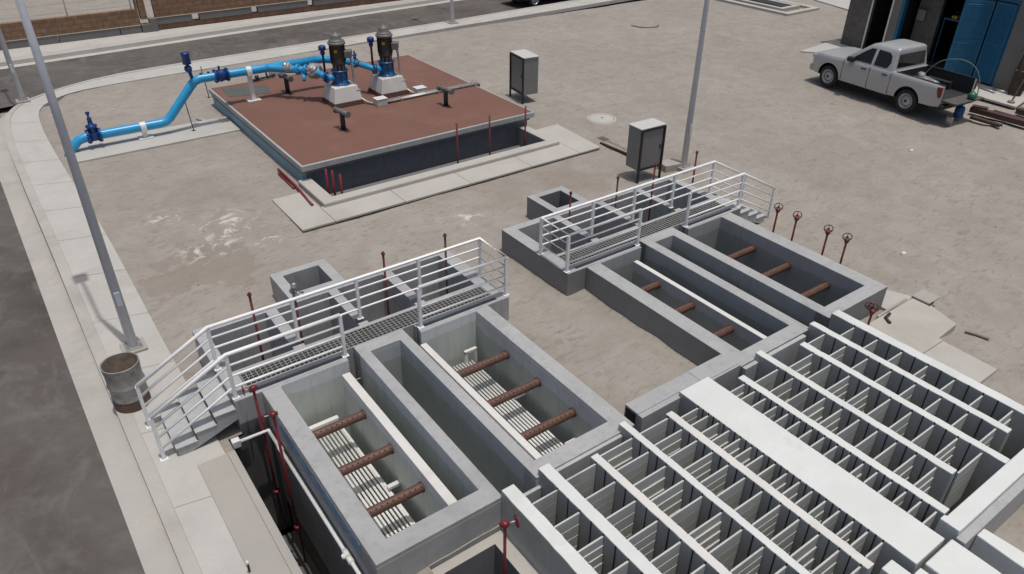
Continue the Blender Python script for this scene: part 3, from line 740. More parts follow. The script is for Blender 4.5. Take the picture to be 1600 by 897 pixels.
# ------------------------------------------------------------------ deep pit on the street side
pit = thing('valve_pit', 'deep dark pit along the outer wall of the nearer tank', 'pit')
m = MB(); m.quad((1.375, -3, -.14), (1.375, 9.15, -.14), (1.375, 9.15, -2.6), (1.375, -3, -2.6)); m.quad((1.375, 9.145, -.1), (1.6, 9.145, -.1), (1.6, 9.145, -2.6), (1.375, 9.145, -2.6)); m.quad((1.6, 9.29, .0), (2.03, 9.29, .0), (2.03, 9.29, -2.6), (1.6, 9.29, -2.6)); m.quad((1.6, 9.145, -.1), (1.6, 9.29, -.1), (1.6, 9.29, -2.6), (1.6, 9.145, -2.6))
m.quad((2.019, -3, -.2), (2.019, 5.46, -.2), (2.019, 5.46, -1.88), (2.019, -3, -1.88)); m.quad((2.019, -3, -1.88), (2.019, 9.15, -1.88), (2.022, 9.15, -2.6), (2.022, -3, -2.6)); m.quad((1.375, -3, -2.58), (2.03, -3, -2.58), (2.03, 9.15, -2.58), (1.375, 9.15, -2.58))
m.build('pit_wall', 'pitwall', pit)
cd = thing('plastic_conduit', 'white plastic pipe running along the outer wall over the deep pit', 'pipe')
m = MB().tube([(1.42, 9.08, -.13), (1.95, 9.10, -.16), (1.95, 9.04, -.17)], .03, 10); m.tube([(1.95, 9.04, -.17), (1.96, 4.2, -.17)], .028, 10); m.build('pipe', 'pvc', cd)
for y in (8.62, 6.3, 6.18):
    MB().cyl((1.955, y-.06, -.17), (1.955, y+.06, -.17), .042, 12).build('coupling', 'pvc', cd)
MB().box(1.38, 1.50, 9.02, 9.13, -.19, -.06).build('junction_box', 'pvc', cd, bevel=.008)
MB().cyl((1.9, 6.24, -.17), (1.9, 6.24, -.10), .03, 10).build('tee', 'pvc', cd)
tp = thing('vent_post', 'short thin dark post with a white cap at the bottom edge on the concrete', 'post', (.84, 6.72, -.13))
MB().tube([(0, 0, -.05), (0, 0, .16)], .014, 8).build('post', 'black', tp); MB().lathe([(0, .2), (.02, .195), (.022, .17), (.02, .155), (0, .15)], n=12).build('cap', 'pvc', tp)

# small pit in front of the nearer tank
sp = thing('sluice_pit', 'small square pit with a cream concrete rim in front of the nearer tank', 'pit')
m = MB(); m.cells([(2.66, 3.83, 2.2, 5.456, -.17), (2.84, 3.62, 2.2, 5.31, -1.6)], -1.8); 
for k, f in enumerate(m.f):
    if sum(m.v[i][2] for i in f)/4 < -.3: m.mi[k] = 1
m.build('pit_rim', ['pad', 'darkgrey'], sp, bevel=.008)

# ------------------------------------------------------------------ flocculation basin
fl = thing('flocculation_basin', 'large white basin of parallel walls and slatted cross boards', 'basin')
ZF = .57
beams = [(3.83, 4.03, 5.47, -.5, 0), (4.455, 4.635, 5.50, -.5, 0), (5.17, 5.30, 5.26, -.5, 1), (5.93, 6.05, 5.52, 1.4, 0), (6.635, 6.77, 5.28, 2.02, 1), (7.17, 7.81, 5.51, 1.73, 0),
         (8.17, 8.31, 5.22, 1.93, 0), (8.92, 9.055, 5.48, 2.22, 0), (9.71, 9.85, 5.21, 1.9, 0), (10.36, 10.50, 5.48, 2.17, 0), (10.97, 11.17, 5.455, 1.9, 0)]
for i, (x0, x1, yn, ys, off) in enumerate(beams):
    m = MB(); jr = random.Random(40+i); ny_ = max(2, int((yn-ys)/.11)); j = .0045 if i != 5 else .003
    L = []
    for k in range(ny_+1):
        y = ys+(yn-ys)*k/ny_; L.append((x0+jr.uniform(-j, j), x1+jr.uniform(-j, j), y, ZF+jr.uniform(-.003, .002)))
    for (a0, a1, y0, z0), (b0, b1, y1, z1) in zip(L, L[1:]):
        m.mat(0).quad((a0, y0, z0), (a1, y0, z0), (b1, y1, z1), (b0, y1, z1)); m.mat(1)
        m.quad((a1, y0, z0), (a1, y0, -1.6), (b1, y1, -1.6), (b1, y1, z1)); m.quad((a0, y0, -1.6), (a0, y0, z0), (b0, y1, z1), (b0, y1, -1.6))
    (a0, a1, y0, z0), (b0, b1, y1, z1) = L[0], L[-1]
    m.quad((a0, y0, -1.6), (a1, y0, -1.6), (a1, y0, z0), (a0, y0, z0)); m.quad((b1, y1, -1.6), (b0, y1, -1.6), (b0, y1, z1), (b1, y1, z1))
    o = m.build('dividing_wall', ['offwhite' if off else 'white', 'cellface'], fl, bevel=.014)
    if i == 5: o['label'] = 'wide flat white slab'
wide = fl.children
# the wall faces below the caps: grey painted panels between dark slots
def face_panels(xw, side, yn, ys, step, x_other):
    m = MB(); y = yn-.10; k = 0; d = .0075
    while y-step/2 > ys:
        m.box(min(xw, xw+side*d), max(xw, xw+side*d), y-.008, y+.008, -1.5, ZF+.0015); m.box(x_other-d, x_other+d, y-.007, y+.007, -1.5, ZF+.0015); y -= step/2
    m.build('slot', 'slot', fl)
gaps = [(4.03, 4.455, 5.08, .447, 5.46, 5.48), (4.635, 5.17, 5.14, .39, 5.48, 5.2), (5.30, 5.93, 5.22, .325, 5.2, 5.5), (6.05, 6.635, 5.22, .283, 5.5, 5.25), (6.77, 7.17, 5.12, .198, 5.25, 5.5),
        (7.81, 8.17, 5.08, .204, 5.5, 5.2), (8.31, 8.92, 5.02, .288, 5.2, 5.45), (9.055, 9.71, 4.94, .342, 5.4, 5.2), (9.85, 10.36, 5.16, .405, 5.2, 5.45), (10.50, 10.97, 4.99, .437, 5.4, 5.4)]
ends = [-.2, -.2, -.2, 1.5, 2.05, 1.98, 2.3, 2.12, 2.2, 2.3]
cnt = 0; rest = MB()
rb = random.Random(3)
for (x0, x1, ya, st_, ynl, ynr), ye in zip(gaps, ends):
    face_panels(x1, -1, ya+.10, ye, st_, x0)
    y = ya
    while y > ye:
        if y < 1.2 and x0 < 6: y -= st_; continue
        far_off = y < 2.8 and x0 < 5.5 or y < 1.9 and x0 < 6.1
        m = rest if far_off else MB(); zt = ZF-.035-rb.random()*.015; hb = rb.choice((.15, .17, .2)); nbd = 6; step_out = rb.choice((0, 0, 0, .005, .013, .021))
        lean = 0
        for b in range(nbd):
            oy = -(step_out*b if b < 4 else step_out*3)
            m.box(x0+.002, x1-.003, y+oy-.0125, y+oy+.0125, zt-(b+1)*hb+.004, zt-b*hb)
        if not far_off: m.build('baffle', 'baffle', fl, bevel=.003, seg=1); cnt += 1
        y -= st_
rest.build('baffle', 'baffle', fl)['kind'] = 'stuff'
# walls that close the basin at the tanks and at its far end
for a in ((4.04, 4.454, 5.40, 5.455, .30), (4.64, 5.92, 5.40, 5.456, ZT-.02), (8.6, 10.2, 5.38, 5.455, ZT-.02)): MB().cells([a], -1.6).build('closing_wall', 'basin', fl, bevel=.01)
m = MB(); m.cells([(6.36, 7.70, 5.56, 5.83, ZT+.05), (7.704, 8.55, 5.50, 5.83, ZT+.053)], .08); m.box(6.36, 8.56, 5.462, 5.558, -1.5, ZT+.04); m.build('crossing_channel', 'grey', fl, bevel=.012)
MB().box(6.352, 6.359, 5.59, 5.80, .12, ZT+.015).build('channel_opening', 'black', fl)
m = MB(); m.cells([(8.17, 11.6, 1.68, 1.90, ZF-.002), (8.06, 8.17, 1.68, 1.93, ZF-.002)], -1.6); m.build('end_wall', 'white', fl, bevel=.012)
MB().box(8.0, 11.6, 1.56, 1.678, -.3, .50).build('outer_wall_face', 'grey', fl, bevel=.01)
m = MB().prism([(8.26, -1), (8.5, -1), (8.5, 1.0), (8.47, 1.555), (8.29, 1.555), (8.26, 1.1)], -.3, .47); m.build('parapet', 'white', fl, bevel=.015)
m = MB().prism([(7.28, -1.0), (7.72, -1.0), (7.94, 1.15), (7.95, 1.70), (7.33, 1.70)], -.2, .50); m.build('outlet_cover', 'white', fl, bevel=.02)
m = MB().box(6.84, 7.06, .4, 1.96, -.5, .50); m.box(7.10, 7.24, .2, 1.70, -.5, .49); m.build('side_wall', 'white', fl, bevel=.012)
MB().box(3.83, 11.17, -.62, -.502, -1.7, ZF-.05).build('closing_wall', 'basin', fl, bevel=.01)
MB().box(3.9, 11.6, -1, 5.4, -1.75, -1.65).build('basin_floor', 'basin', fl)
MB().box(6.2, 8.2, -.5, 1.98, -1.5, -.35).build('outlet_floor', 'grey', fl)

# ------------------------------------------------------------------ galvanised drum
dr = thing('steel_drum', 'open worn grey steel drum with a rusty foot on the pavement', 'drum', (.385, 10.98, -.145))
r0 = .268
m = MB().lathe([(r0, .0), (r0, .19), (r0+.01, .2), (r0, .21), (r0, .42), (r0+.014, .435), (r0+.014, .45), (r0, .465), (r0, .68), (r0+.006, .69), (r0+.012, .80), (r0+.014, .815), (r0+.004, .82), (r0-.008, .81)], n=40)
m.mat(1).lathe([(r0-.008, .81), (r0-.01, .03), (0, .03)], n=40)
m.build('shell', ['drum', 'druminside'], dr)
MB().lathe([(r0+.004, .0), (r0+.005, .16), (r0+.001, .175)], n=40).build('rusty_foot', 'rustwall', dr)
m = MB().lathe([(0, .34), (.12, .36), (.20, .37), (.272, .31)], n=30); m.build('rubbish_fill', 'wood', dr)

# ------------------------------------------------------------------ pump house (red roofed tank)
ph = thing('pump_house', 'low sunken tank with a flat red roof, grey edge and dark front wall', 'pump tank')
MB().box(5.79, 13.10, 16.98, 24.7, .40, .55).build('roof_slab', 'grey', ph, bevel=.012)
MB().box(5.85, 13.04, 17.05, 24.64, .551, .556).build('red_roof_coating', 'roofred', ph)
m = MB().box(5.84, 12.95, 17.18, 24.55, -1.2, .30); m.build('wall', 'smearP', ph)
MB().box(5.98, 12.93, 17.125, 17.178, -.62, .30).build('front_wall_paint', 'navy', ph)
MB().box(5.82, 13.0, 17.09, 24.6, .301, .399).build('drip_course', 'darkgrey', ph, bevel=.006)
m = MB(); m.cells([(5.70, 12.90, 15.50, 15.80, .15), (5.70, 6.04, 15.80, 17.15, .15), (12.60, 12.90, 15.80, 17.15, .15), (6.04, 12.60, 15.80, 17.15, -.42)], -1.2); 
for k, f in enumerate(m.f):
    q = [sum(m.v[i][a] for i in f)/4 for a in range(3)]
    if q[2] < .13 and 6.0 < q[0] < 12.65 and 15.7 < q[1]: m.mi[k] = 1  # shade inside the kerb put in as darker concrete
m.build('front_kerb', ['pad', 'darkgrey'], ph, bevel=.03)
MB().prism([(6.13, 24.42), (7.48, 23.98), (7.26, 23.1), (6.05, 23.42)], .557, .566).build('hatch', 'hatch', ph, bevel=.003)

def plinth(x, y, label):
    t = thing('pump_plinth', label, 'plinth', (x, y, .556), 0, 'tapered plinths under the pumps')
    def frus(a, b, z0, z1, mt, nm):
        m = MB(); vs = [(-a, -a, z0), (a, -a, z0), (a, a, z0), (-a, a, z0), (-b, -b, z1), (b, -b, z1), (b, b, z1), (-b, b, z1)]
        m.add(vs, [(3, 2, 1, 0), (4, 5, 6, 7), (0, 1, 5, 4), (1, 2, 6, 5), (2, 3, 7, 6), (3, 0, 4, 7)]); m.build(nm, mt, t, bevel=.012)
    frus(.49, .462, .0, .13, 'roofredd', 'coated_foot'); frus(.46, .36, .131, .56, 'offwhite', 'block')
    MB().lathe([(0, .575), (.29, .574), (.30, .562), (.30, .56)], n=30).build('grout_disc', 'galv', t)
    return t
PA, PB = (8.77, 21.0), (10.36, 21.06)
plinth(*PA, 'white tapered plinth with a dark red foot under the pump nearer the stair side'); plinth(*PB, 'white tapered plinth with a dark red foot under the pump by the bare edge')

def pump(x, y, label):
    t = thing('vertical_pump', label, 'pump', (x, y, 1.117), 0, 'vertical pumps with dark motors')
    m = MB().lathe([(0, .014), (.27, .014), (.27, .045), (.215, .05), (.21, .40), (.25, .405), (.25, .44), (0, .44)], n=28); m.build('discharge_head', 'midblue', t)
    for k in range(6):
        a = k*math.pi/3+.3; c_, s_ = math.cos(a), math.sin(a)
        MB().box(.17, .235, -.012, .012, .05, .40, 0).build('rib', 'midblue', t).rotation_euler = (0, 0, a)
    MB().cyl((-.17, 0, .24), (-.42, 0, .24), .09, 16).build('outlet', 'bluepipe', t)
    MB().cyl((-.42, 0, .24), (-.46, 0, .24), .15, 18).build('outlet_flange', 'midblue', t)
    m = MB()
    for k in range(10):
        a = k*math.pi/5; m.box(.155, .19, -.02, .02, .445, .60, a, (0, 0))
    m.cyl((0, 0, .44), (0, 0, .60), .10, 14); m.build('lantern_ring', 'motorcap', t)
    mo = MB().lathe([(0, .60), (.20, .60), (.215, .62), (.215, .66), (.205, .68), (.215, 1.17), (.225, 1.19), (0, 1.19)], n=30).build('motor', 'motor', t)
    m = MB()
    for k in range(26):
        a = k*2*math.pi/26
        if abs(a-4.2) < .5: continue
        m.box(.205, .232, -.005, .005, .70, 1.15, a, (0, 0))
    m.build('cooling_fin', 'motor', mo)
    m = MB().lathe([(.225, 1.19), (.26, 1.195), (.265, 1.24), (.235, 1.26), (.215, 1.27), (.225, 1.30), (.175, 1.32), (.16, 1.33), (.165, 1.42), (.135, 1.47), (.06, 1.49), (.035, 1.52), (0, 1.53)], n=28); m.build('motor_cap', 'motorcap', t)
    a = -2.2; m = MB().box(.214, .236, -.045, .045, .98, 1.06, 0); o = m.build('warning_sticker', 'yellow', mo); o.rotation_euler = (0, 0, a)
    m = MB().box(.20, .42, -.14, .12, .80, 1.02); tb = m.build('terminal_box', 'motorcap', t, bevel=.03); tb.rotation_euler = (0, 0, -.55)
    path = [(.30, -.20, .80), (.33, -.22, .5), (.34, -.24, .1), (.42, -.34, -.35), (.55, -.58, -.50), (.72, -.80, -.52), (.86, -.86, -.50)]
    MB().tube(smooth3(path), .036, 10).build('cable_conduit', 'galv', t)
    MB().box(.30, .46, -.40, -.28, -.26, -.14).build('conduit_clamp', 'galv', t)
    return t
pump(*PA, 'vertical pump with dark motor, the one nearer the stair side, joined by foil-wrapped pipework')
pump(*PB, 'vertical pump with dark motor, the one next to the bare roof edge')

def jbox(x, y, label):
    t = thing('junction_box', label, 'junction box', (x, y, .557), 0, 'white junction boxes on the red roof')
    MB().box(-.17, .17, -.14, .14, 0, .20).build('box', 'cabtop', t, bevel=.012); MB().box(-.18, .18, -.15, .15, .201, .225).build('lid', 'pvc', t, bevel=.008)
jbox(9.60, 20.12, 'white junction box at the end of the first pump conduit'); jbox(11.12, 20.38, 'white junction box at the end of the second pump conduit')
ct = thing('cable_conduits', 'pair of grey cable pipes running across the red roof to its edge', 'conduit', (0, 0, .557))
for d in (0, .075, .15): MB().tube([(9.78, 20.09+d*.6, .06), (11.5, 20.12+d, .06), (13.16, 20.10+d, .06), (13.19, 20.10+d, .03), (13.19, 20.10+d, -.5)], .024, 8).build('pipe', 'galv', ct)
m = MB()
for x in (10.3, 11.6, 12.5, 13.0): m.box(x-.02, x+.02, 20.05, 20.31, .0, .088)
m.build('clamp', 'galv', ct)

def tvent(x, y, label, rz, h=.47):
    t = thing('roof_vent', label, 'vent pipe', (x, y, .557), rz, 'black tee vents on the red roof')
    MB().lathe([(0, 0), (.13, 0), (.13, .012), (.06, .015)], n=16).build('base_flange', 'motor', t)
    MB().cyl((0, 0, .01), (0, 0, h), .07, 14).build('riser', 'motor', t)
    m = MB().tube([(-.30, 0, h+.03), (-.10, 0, h+.045), (.10, 0, h+.045), (.30, 0, h+.03)], .075, 14); m.cyl((-.305, 0, h+.03), (-.25, 0, h+.03), .09, 14); m.cyl((.25, 0, h+.03), (.305, 0, h+.03), .09, 14); m.build('tee_head', 'motorcap', t)
tvent(7.77, 18.79, 'dark tee vent on the red roof near its front edge', R(-80)); tvent(11.19, 18.92, 'dark tee vent on the red roof close to the cable pipes', R(-80)); tvent(7.72, 22.80, 'dark tee vent beneath the blue pipes behind the first pump', R(-80))

# red posts by the pump tank
for x, y, z0, z1, lab in ((9.72, 15.93, -.74, 1.19, 'tall thin maroon post inside the pump tank kerb, nearest the middle'), (10.76, 15.93, -.74, 1.2, 'tall thin maroon post inside the pump tank kerb, between two others'),
                          (11.98, 15.95, -.74, 1.22, 'tall thin maroon post inside the pump tank kerb, in front of the black-framed cabinet')):
    stem(x, y, z0, z1, lab, group='maroon posts along the pump tank kerb', name='marker_post', cap=False, r=.025)
for x, y, z1, lab in ((6.17, 16.35, .62, 'first short red post at the front corner of the pump tank'), (6.27, 16.2, .62, 'middle short red post at the front corner of the pump tank'), (6.36, 15.95, .58, 'last short red post at the front corner of the pump tank')):
    stem(x, y, -.74, z1, lab, 'redpaint', .03, group='short red posts at the pump tank corner', name='short_post', cap=False)
o = MB().tube([(5.63, 18.35, .04), (5.60, 17.1, .05), (5.50, 15.75, .075)], .032, 10).build('red_pipe', 'redpaint'); tag(o, 'long red pipe lying on the sand against the pump tank', 'pipe', 'loose red pipes')
o = MB().tube([(5.54, 18.1, .03), (5.53, 17.0, .035)], .026, 10).build('red_pipe', 'redpaint'); tag(o, 'shorter red pipe lying outside the long one', 'pipe', 'loose red pipes')

# ------------------------------------------------------------------ blue pipeline
PZ = 1.46
stp = tag(MB().box(1.25, 5.8, 21.85, 23.25, -.1, .05).build('concrete_strip', 'walk', bevel=.01), 'pale concrete strip on the sand under the low blue pipe', 'footing')
bl = thing('blue_pipeline', 'sky blue steel pipeline rising from the sand over the red roof to the pumps', 'pipeline')
m = MB().tube([(1.22, 22.62, -.15), (1.42, 22.66, .16), (1.62, 22.69, .33), (1.85, 22.7, .385), (3.82, 22.7, .385), (3.98, 22.7, .41), (4.10, 22.7, .50), (4.86, 22.7, 1.30), (4.98, 22.7, 1.41), (5.14, 22.7, PZ), (7.25, 22.7, PZ), (8.72, 22.72, PZ)], .125, 18)
m.build('main_pipe', 'bluepipe', bl)
MB().tube([(7.05, 22.7, PZ), (7.25, 22.66, PZ), (7.65, 22.2, PZ), (7.85, 22.02, PZ), (8.12, 21.75, PZ), (8.25, 21.45, 1.45), (8.32, 21.12, 1.40), (8.42, 21.02, 1.36), (8.5, 21.0, 1.357)], [.12, .12, .115, .11, .1, .095, .09, .09, .09], 16).build('front_branch', 'bluepipe', bl)
MB().tube([(8.65, 22.72, PZ), (8.95, 22.66, PZ), (9.25, 22.35, PZ), (9.55, 21.85, PZ), (9.7, 21.55, 1.45), (9.82, 21.25, 1.42), (9.95, 21.1, 1.37), (10.1, 21.06, 1.357)], [.125, .12, .11, .1, .095, .09, .09, .09], 16).build('back_branch', 'bluepipe', bl)
def flange(x, y, z, ax, r=.2, w=.05, mt='deepblue'):
    a = Vector(ax).normalized(); c = Vector((x, y, z)); m = MB().cyl(c-a*w/2, c+a*w/2, r, 20)
    e1 = a.cross(Vector((0, 0, 1))).normalized(); e2 = a.cross(e1)
    for k in range(8):
        q = c+(e1*math.cos(k*math.pi/4+.2)+e2*math.sin(k*math.pi/4+.2))*r*.85; m.cyl(q-a*(w/2+.03), q+a*(w/2+.03), .017, 6)
    return m.build('flange', mt, bl)
flange(1.90, 22.7, .385, (1, 0, 0)); flange(2.18, 22.7, .385, (1, 0, 0))
gv = MB().cyl((1.92, 22.7, .385), (2.16, 22.7, .385), .15, 16); gv.lathe([(.13, .35), (.12, .62), (.15, .64), (.15, .68), (.07, .70), (.055, .86), (.07, .88), (.03, .9), (.025, 1.02), (0, 1.03)], (2.04, 22.7, 0), 16); gv = gv.build('gate_valve', 'deepblue', bl)
MB().box(1.99, 2.09, 22.66, 22.74, 1.0, 1.06).build('valve_key', 'deepblue', gv)
cl = MB().cyl((5.62, 22.7, PZ), (5.92, 22.7, PZ), .165, 18).build('dresser_coupling', 'deepblue', bl)
flange(5.60, 22.7, PZ, (1, 0, 0), .2, .04); flange(5.94, 22.7, PZ, (1, 0, 0), .2, .04); flange(5.74, 22.7, PZ, (1, 0, 0), .19, .03)
MB().cyl((5.74, 22.7, PZ+.16), (5.74, 22.7, PZ+.28), .03, 8).build('test_plug', 'black', bl)
av = MB().cyl((4.95, 22.7, 1.45), (4.90, 22.7, 1.76), .05, 12); av.lathe([(.0, 1.70), (.09, 1.72), (.11, 1.79), (.09, 1.86), (.05, 1.88), (.05, 1.91), (.12, 1.93), (.105, 2.17), (.125, 2.19), (.125, 2.24), (0, 2.26)], (4.89, 22.7, 0), 16); av = av.build('air_valve', 'deepblue', bl)
MB().cyl((4.89, 22.6, 1.79), (4.89, 22.5, 1.79), .06, 10).build('valve_knob', 'deepblue', av)
for x in (5.2, 5.42): MB().cyl((x, 22.7, PZ+.11), (x, 22.7, PZ+.16), .035, 8).build('plug', 'deepblue', bl)
# check valves wrapped in foil, air valves and gauges near the pumps
def lump(c, r, name, mt, par, sx=1.3, seed=0):
    m = MB(); n, k = 16, 10
    vs = []
    for i in range(k+1):
        th = math.pi*i/k
        for j in range(n):
            a = 2*math.pi*j/n; q = Vector((sx*math.cos(th), math.sin(th)*math.cos(a), math.sin(th)*math.sin(a)))
            d = r*(1+.22*noise.noise(q*2.2+Vector((seed, 0, 0)))+.1*noise.noise(q*5+Vector((seed, 0, 0))))
            vs.append((c[0]+q.x*d, c[1]+q.y*d, c[2]+q.z*d))
    fs = [(i*n+j, i*n+(j+1) % n, (i+1)*n+(j+1) % n, (i+1)*n+j) for i in range(k) for j in range(n)]
    m.add(vs, fs); return m.build(name, mt, par)
lump((8.22, 21.6, 1.46), .235, 'foil_wrapped_valve', 'foil', bl, 1.1, 2)
lump((7.62, 22.22, 1.50), .17, 'foil_wrapped_valve', 'foil', bl, .8, 5)
flange(8.36, 21.1, 1.38, (.6, -.6, -.1), .15, .05, 'midblue'); flange(7.86, 22.0, PZ, (1, -1, 0), .165, .06, 'bluepipe'); flange(8.05, 21.82, PZ, (1, -1, 0), .165, .05, 'bluepipe'); flange(9.62, 21.72, PZ, (.6, -1, 0), .15, .06, 'bluepipe'); flange(9.98, 21.09, 1.36, (1, -.2, 0), .15, .06, 'midblue')
MB().tube([(7.98, 21.84, 1.40), (7.86, 21.62, 1.22)], .055, 10).build('drain_branch', 'bluepipe', bl)
MB().cyl((9.66, 21.62, PZ), (9.90, 21.18, 1.40), .098, 14).build('rubber_joint', 'motorcap', bl)
bvs = []
for (x, y, z0, z1, hh) in ((8.42, 21.28, 1.45, 1.98, .2), (10.02, 21.32, 1.4, 2.0, .2)):
    q = MB().cyl((x, y, z0), (x, y, z1), .035, 10).build('air_valve_riser', 'steelbrown' if x > 9 else 'motor', bl)
    m = MB().lathe([(0, z1-.02), (.06, z1), (.075, z1+.08), (.045, z1+.11), (.11, z1+.14), (.11, z1+.24), (.08, z1+.27), (0, z1+.28)], (x, y, 0), 14); m.cyl((x-.1, y, z1+.19), (x+.1, y, z1+.19), .05, 8); m.build('air_valve_head', 'deepblue', q)
m = MB().lathe([(0, PZ), (.05, PZ+.05), (.045, PZ+.2), (.07, PZ+.22), (.03, PZ+.26), (.03, PZ+.36), (0, PZ+.37)], (9.62, 21.72, 0), 12); m.cyl((9.56, 21.62, PZ+.2), (9.72, 21.80, PZ+.24), .02, 8); m.build('butterfly_handle', 'deepblue', bl)

def support(x, y, z0, zp, label):
    t = thing('pipe_support', label, 'pipe support', (x, y, z0), 0, 'white pipe supports')
    MB().box(-.2, .2, -.16, .16, .001, .03).build('foot_plate', 'pvc', t, bevel=.004); MB().box(-.06, .06, -.06, .06, .03, zp-z0-.11).build('column', 'pvc', t, bevel=.006)
    m = MB(); pts = []
    for k in range(13):
        a = math.pi*k/12; pts.append((0, math.cos(a)*.134, zp-z0+math.sin(a)*.134))
    for k in range(12):
        p, q = pts[k], pts[k+1]; m.quad((-.075, p[1], p[2]), (.075, p[1], p[2]), (.075, q[1], q[2]), (-.075, q[1], q[2]))
    m.box(-.075, .075, -.139, -.126, -.13+zp-z0, zp-z0); m.box(-.075, .075, .126, .139, -.13+zp-z0, zp-z0); m.box(-.075, .075, -.126, .126, zp-z0-.145, zp-z0-.128)
    m.build('saddle_strap', 'pvc', t)
support(3.32, 22.7, .05, .385, 'short white saddle support holding the low blue pipe over the strip'); support(6.58, 22.7, .557, PZ, 'tall white column holding the blue pipe above the red roof')
for x, y, z0, z1, lab in ((4.62, 22.5, .04, .95, 'thin dark rod propping the sloping part of the blue pipe'), (5.95, 25.5, 0, 1.05, 'thin dark rod standing behind the blue pipe near its air valve')):
    t = thing('prop_rod', lab, 'rod', (x, y, 0)); MB().cyl((0, 0, z0), (-.06, 0, z1), .014, 8).build('rod', 'motor', t); MB().box(-.05, .05, -.04, .04, z0-.02, z0+.02).build('foot', 'motor', t)
o = MB().tube([(5.0, 23.55, .03), (5.25, 23.05, .03), (5.7, 23.2, .03)], .04, 8).build('drain_elbow', 'pad'); tag(o, 'pale bent pipe lying on the sand at the rear corner of the red roof', 'pipe')
sb_ = thing('valve_box', 'pale box with dark pipe fittings standing behind the red roof under the blue pipe', 'valve box', (8.2, 25.0, 0))
MB().box(-.25, .25, -.15, .15, .5, .75).build('box', 'cabtop', sb_, bevel=.01); m = MB().tube([(-1.1, -.5, .62), (-.6, -.4, .62), (-.5, -.38, .62), (-.5, -.38, 1.0)], .04, 8); m.cyl((-.85, -.45, .62), (-.85, -.45, .74), .07, 8); m.tube([(-.5, -.38, .62), (-.2, -.3, .62)], .05, 8); m.build('fittings', 'motor', sb_); MB().box(-.2, .2, -.1, .1, -.05, .499).build('stand', 'pad', sb_)

# ------------------------------------------------------------------ cabinets on legs
def cabinet(loc, rz, W, D, z0, z1, label):
    """door looks along local -y"""
    t = thing('control_cabinet', label, 'cabinet', loc, rz, 'grey cabinets on black frames')
    MB().box(0, W, .03, D, z0, z1).build('housing', 'cabinet', t, bevel=.008)
    MB().box(-.02, W+.02, .0, D+.02, z1+.001, z1+.03).build('roof_plate', 'cabtop', t, bevel=.006)
    MB().box(.05, W-.05, .012, .029, z0+.05, z1-.06).build('door_panel', 'cabdoor', t, bevel=.003)
    MB().box(W-.13, W-.10, -.008, .0115, (z0+z1)/2-.06, (z0+z1)/2+.06).build('door_handle', 'black', t, bevel=.004)
    for z in (z0+.18, z1-.2): MB().cyl((.058, .006, z-.04), (.058, .006, z+.04), .009, 8).build('hinge', 'cabinet', t)
    for x in (-.005, W-.045): MB().box(x, x+.05, -.02, .028, -.25, z1-.005).build('frame_leg', 'black', t)
    for z in (z0, z1-.055): MB().box(.046, W-.046, -.016, .011, z, z+.05).build('frame_rail', 'black', t)
    return t
cabinet((13.02, 12.45, -.03), R(-3), .80, .50, .30, 1.40, 'grey cabinet on black legs standing behind the farther gallery')
cabinet((14.36, 20.02, 0), R(-98), .92, .56, .28, 1.47, 'grey cabinet on black legs standing behind the red roof corner')
mh = thing('manhole_cover', 'round pale concrete manhole cover on the sand between the two cabinets', 'manhole cover', (15.42, 16.54, .0))
MB().lathe([(0, .03), (.36, .03), (.37, .025), (.37, -.05)], n=40).build('lid', 'walk', mh); MB().lathe([(.385, -.05), (.385, .035), (.46, .035), (.48, -.05)], n=40).build('ring', 'pad', mh); MB().cyl((.03, .02, .025), (.03, .02, .034), .035, 10).build('lifting_hole', 'hole', mh)
tag(MB().box(14.15, 14.75, 12.45, 12.85, -.1, .13, R(-10)).build('concrete_block', 'pad2', bevel=.015), 'loose grey concrete block on the sand beside the cabinet foot', 'block')
tag(MB().box(14.05, 14.11, 13.95, 15.05, -.05, .02, R(3)).build('timber_batten', 'tarp', bevel=.006), 'thin dark batten lying on the sand left of the standing cabinet', 'batten')
tag(MB().tube([(24.85, 25.15, .03), (25.0, 24.75, .02), (25.2, 24.5, .02), (25.65, 24.35, .03), (25.85, 24.4, .06)], .03, 6).build('bent_branch', 'wood'), 'small bent dark branch lying alone on the far sand', 'branch')
cv = thing('cover_plate', 'square grey cover plate lying at the edge of the pale apron', 'cover plate', (13.87, 5.14, -.02)); MB().box(-.21, .21, -.18, .18, 0, .035).build('plate', 'pad2', cv, bevel=.006); MB().box(-.22, -.05, -.2, -.182, -.01, .02).build('rim', 'motor', cv)
tag(MB().box(12.45, 13.5, 5.30, 5.345, -.046, .0, R(2)).build('timber_batten', 'pad2', bevel=.006), 'pale batten lying across the apron to the square cover plate', 'batten')
tag(MB().tube([(12.45, 5.05, -.015), (12.55, 5.2, -.01), (12.72, 5.22, .0)], .03, 8).build('pipe_offcut', 'motor'), 'dark pipe offcut on the apron behind the short two-wheel valve', 'pipe')
tag(MB().tube([(13.62, 4.18, -.19), (13.7, 4.02, -.185), (13.75, 3.8, -.19)], .025, 6).build('dry_branch', 'wood'), 'short dry branch on the sand beside the pale apron', 'branch')

# kerbed basin in the far right
kb_ = thing('kerbed_basin', 'low grey kerb around a dark basin at the upper edge', 'basin', (0, 0, 0))
m = MB(); m.cells([(32.6, 35.2, 22.45, 27.5, .12), (32.9, 34.9, 22.75, 27.5, .0)], -.05); m.build('outer_kerb', 'pad', kb_, bevel=.01)
m = MB(); m.cells([(33.2, 34.6, 23.2, 27.5, .16), (33.42, 34.38, 23.45, 27.3, .005)], -.05); m.build('inner_kerb', 'pad', kb_, bevel=.01)
MB().box(33.45, 34.35, 23.48, 27.3, .006, .02).build('dark_cover', 'black', kb_)

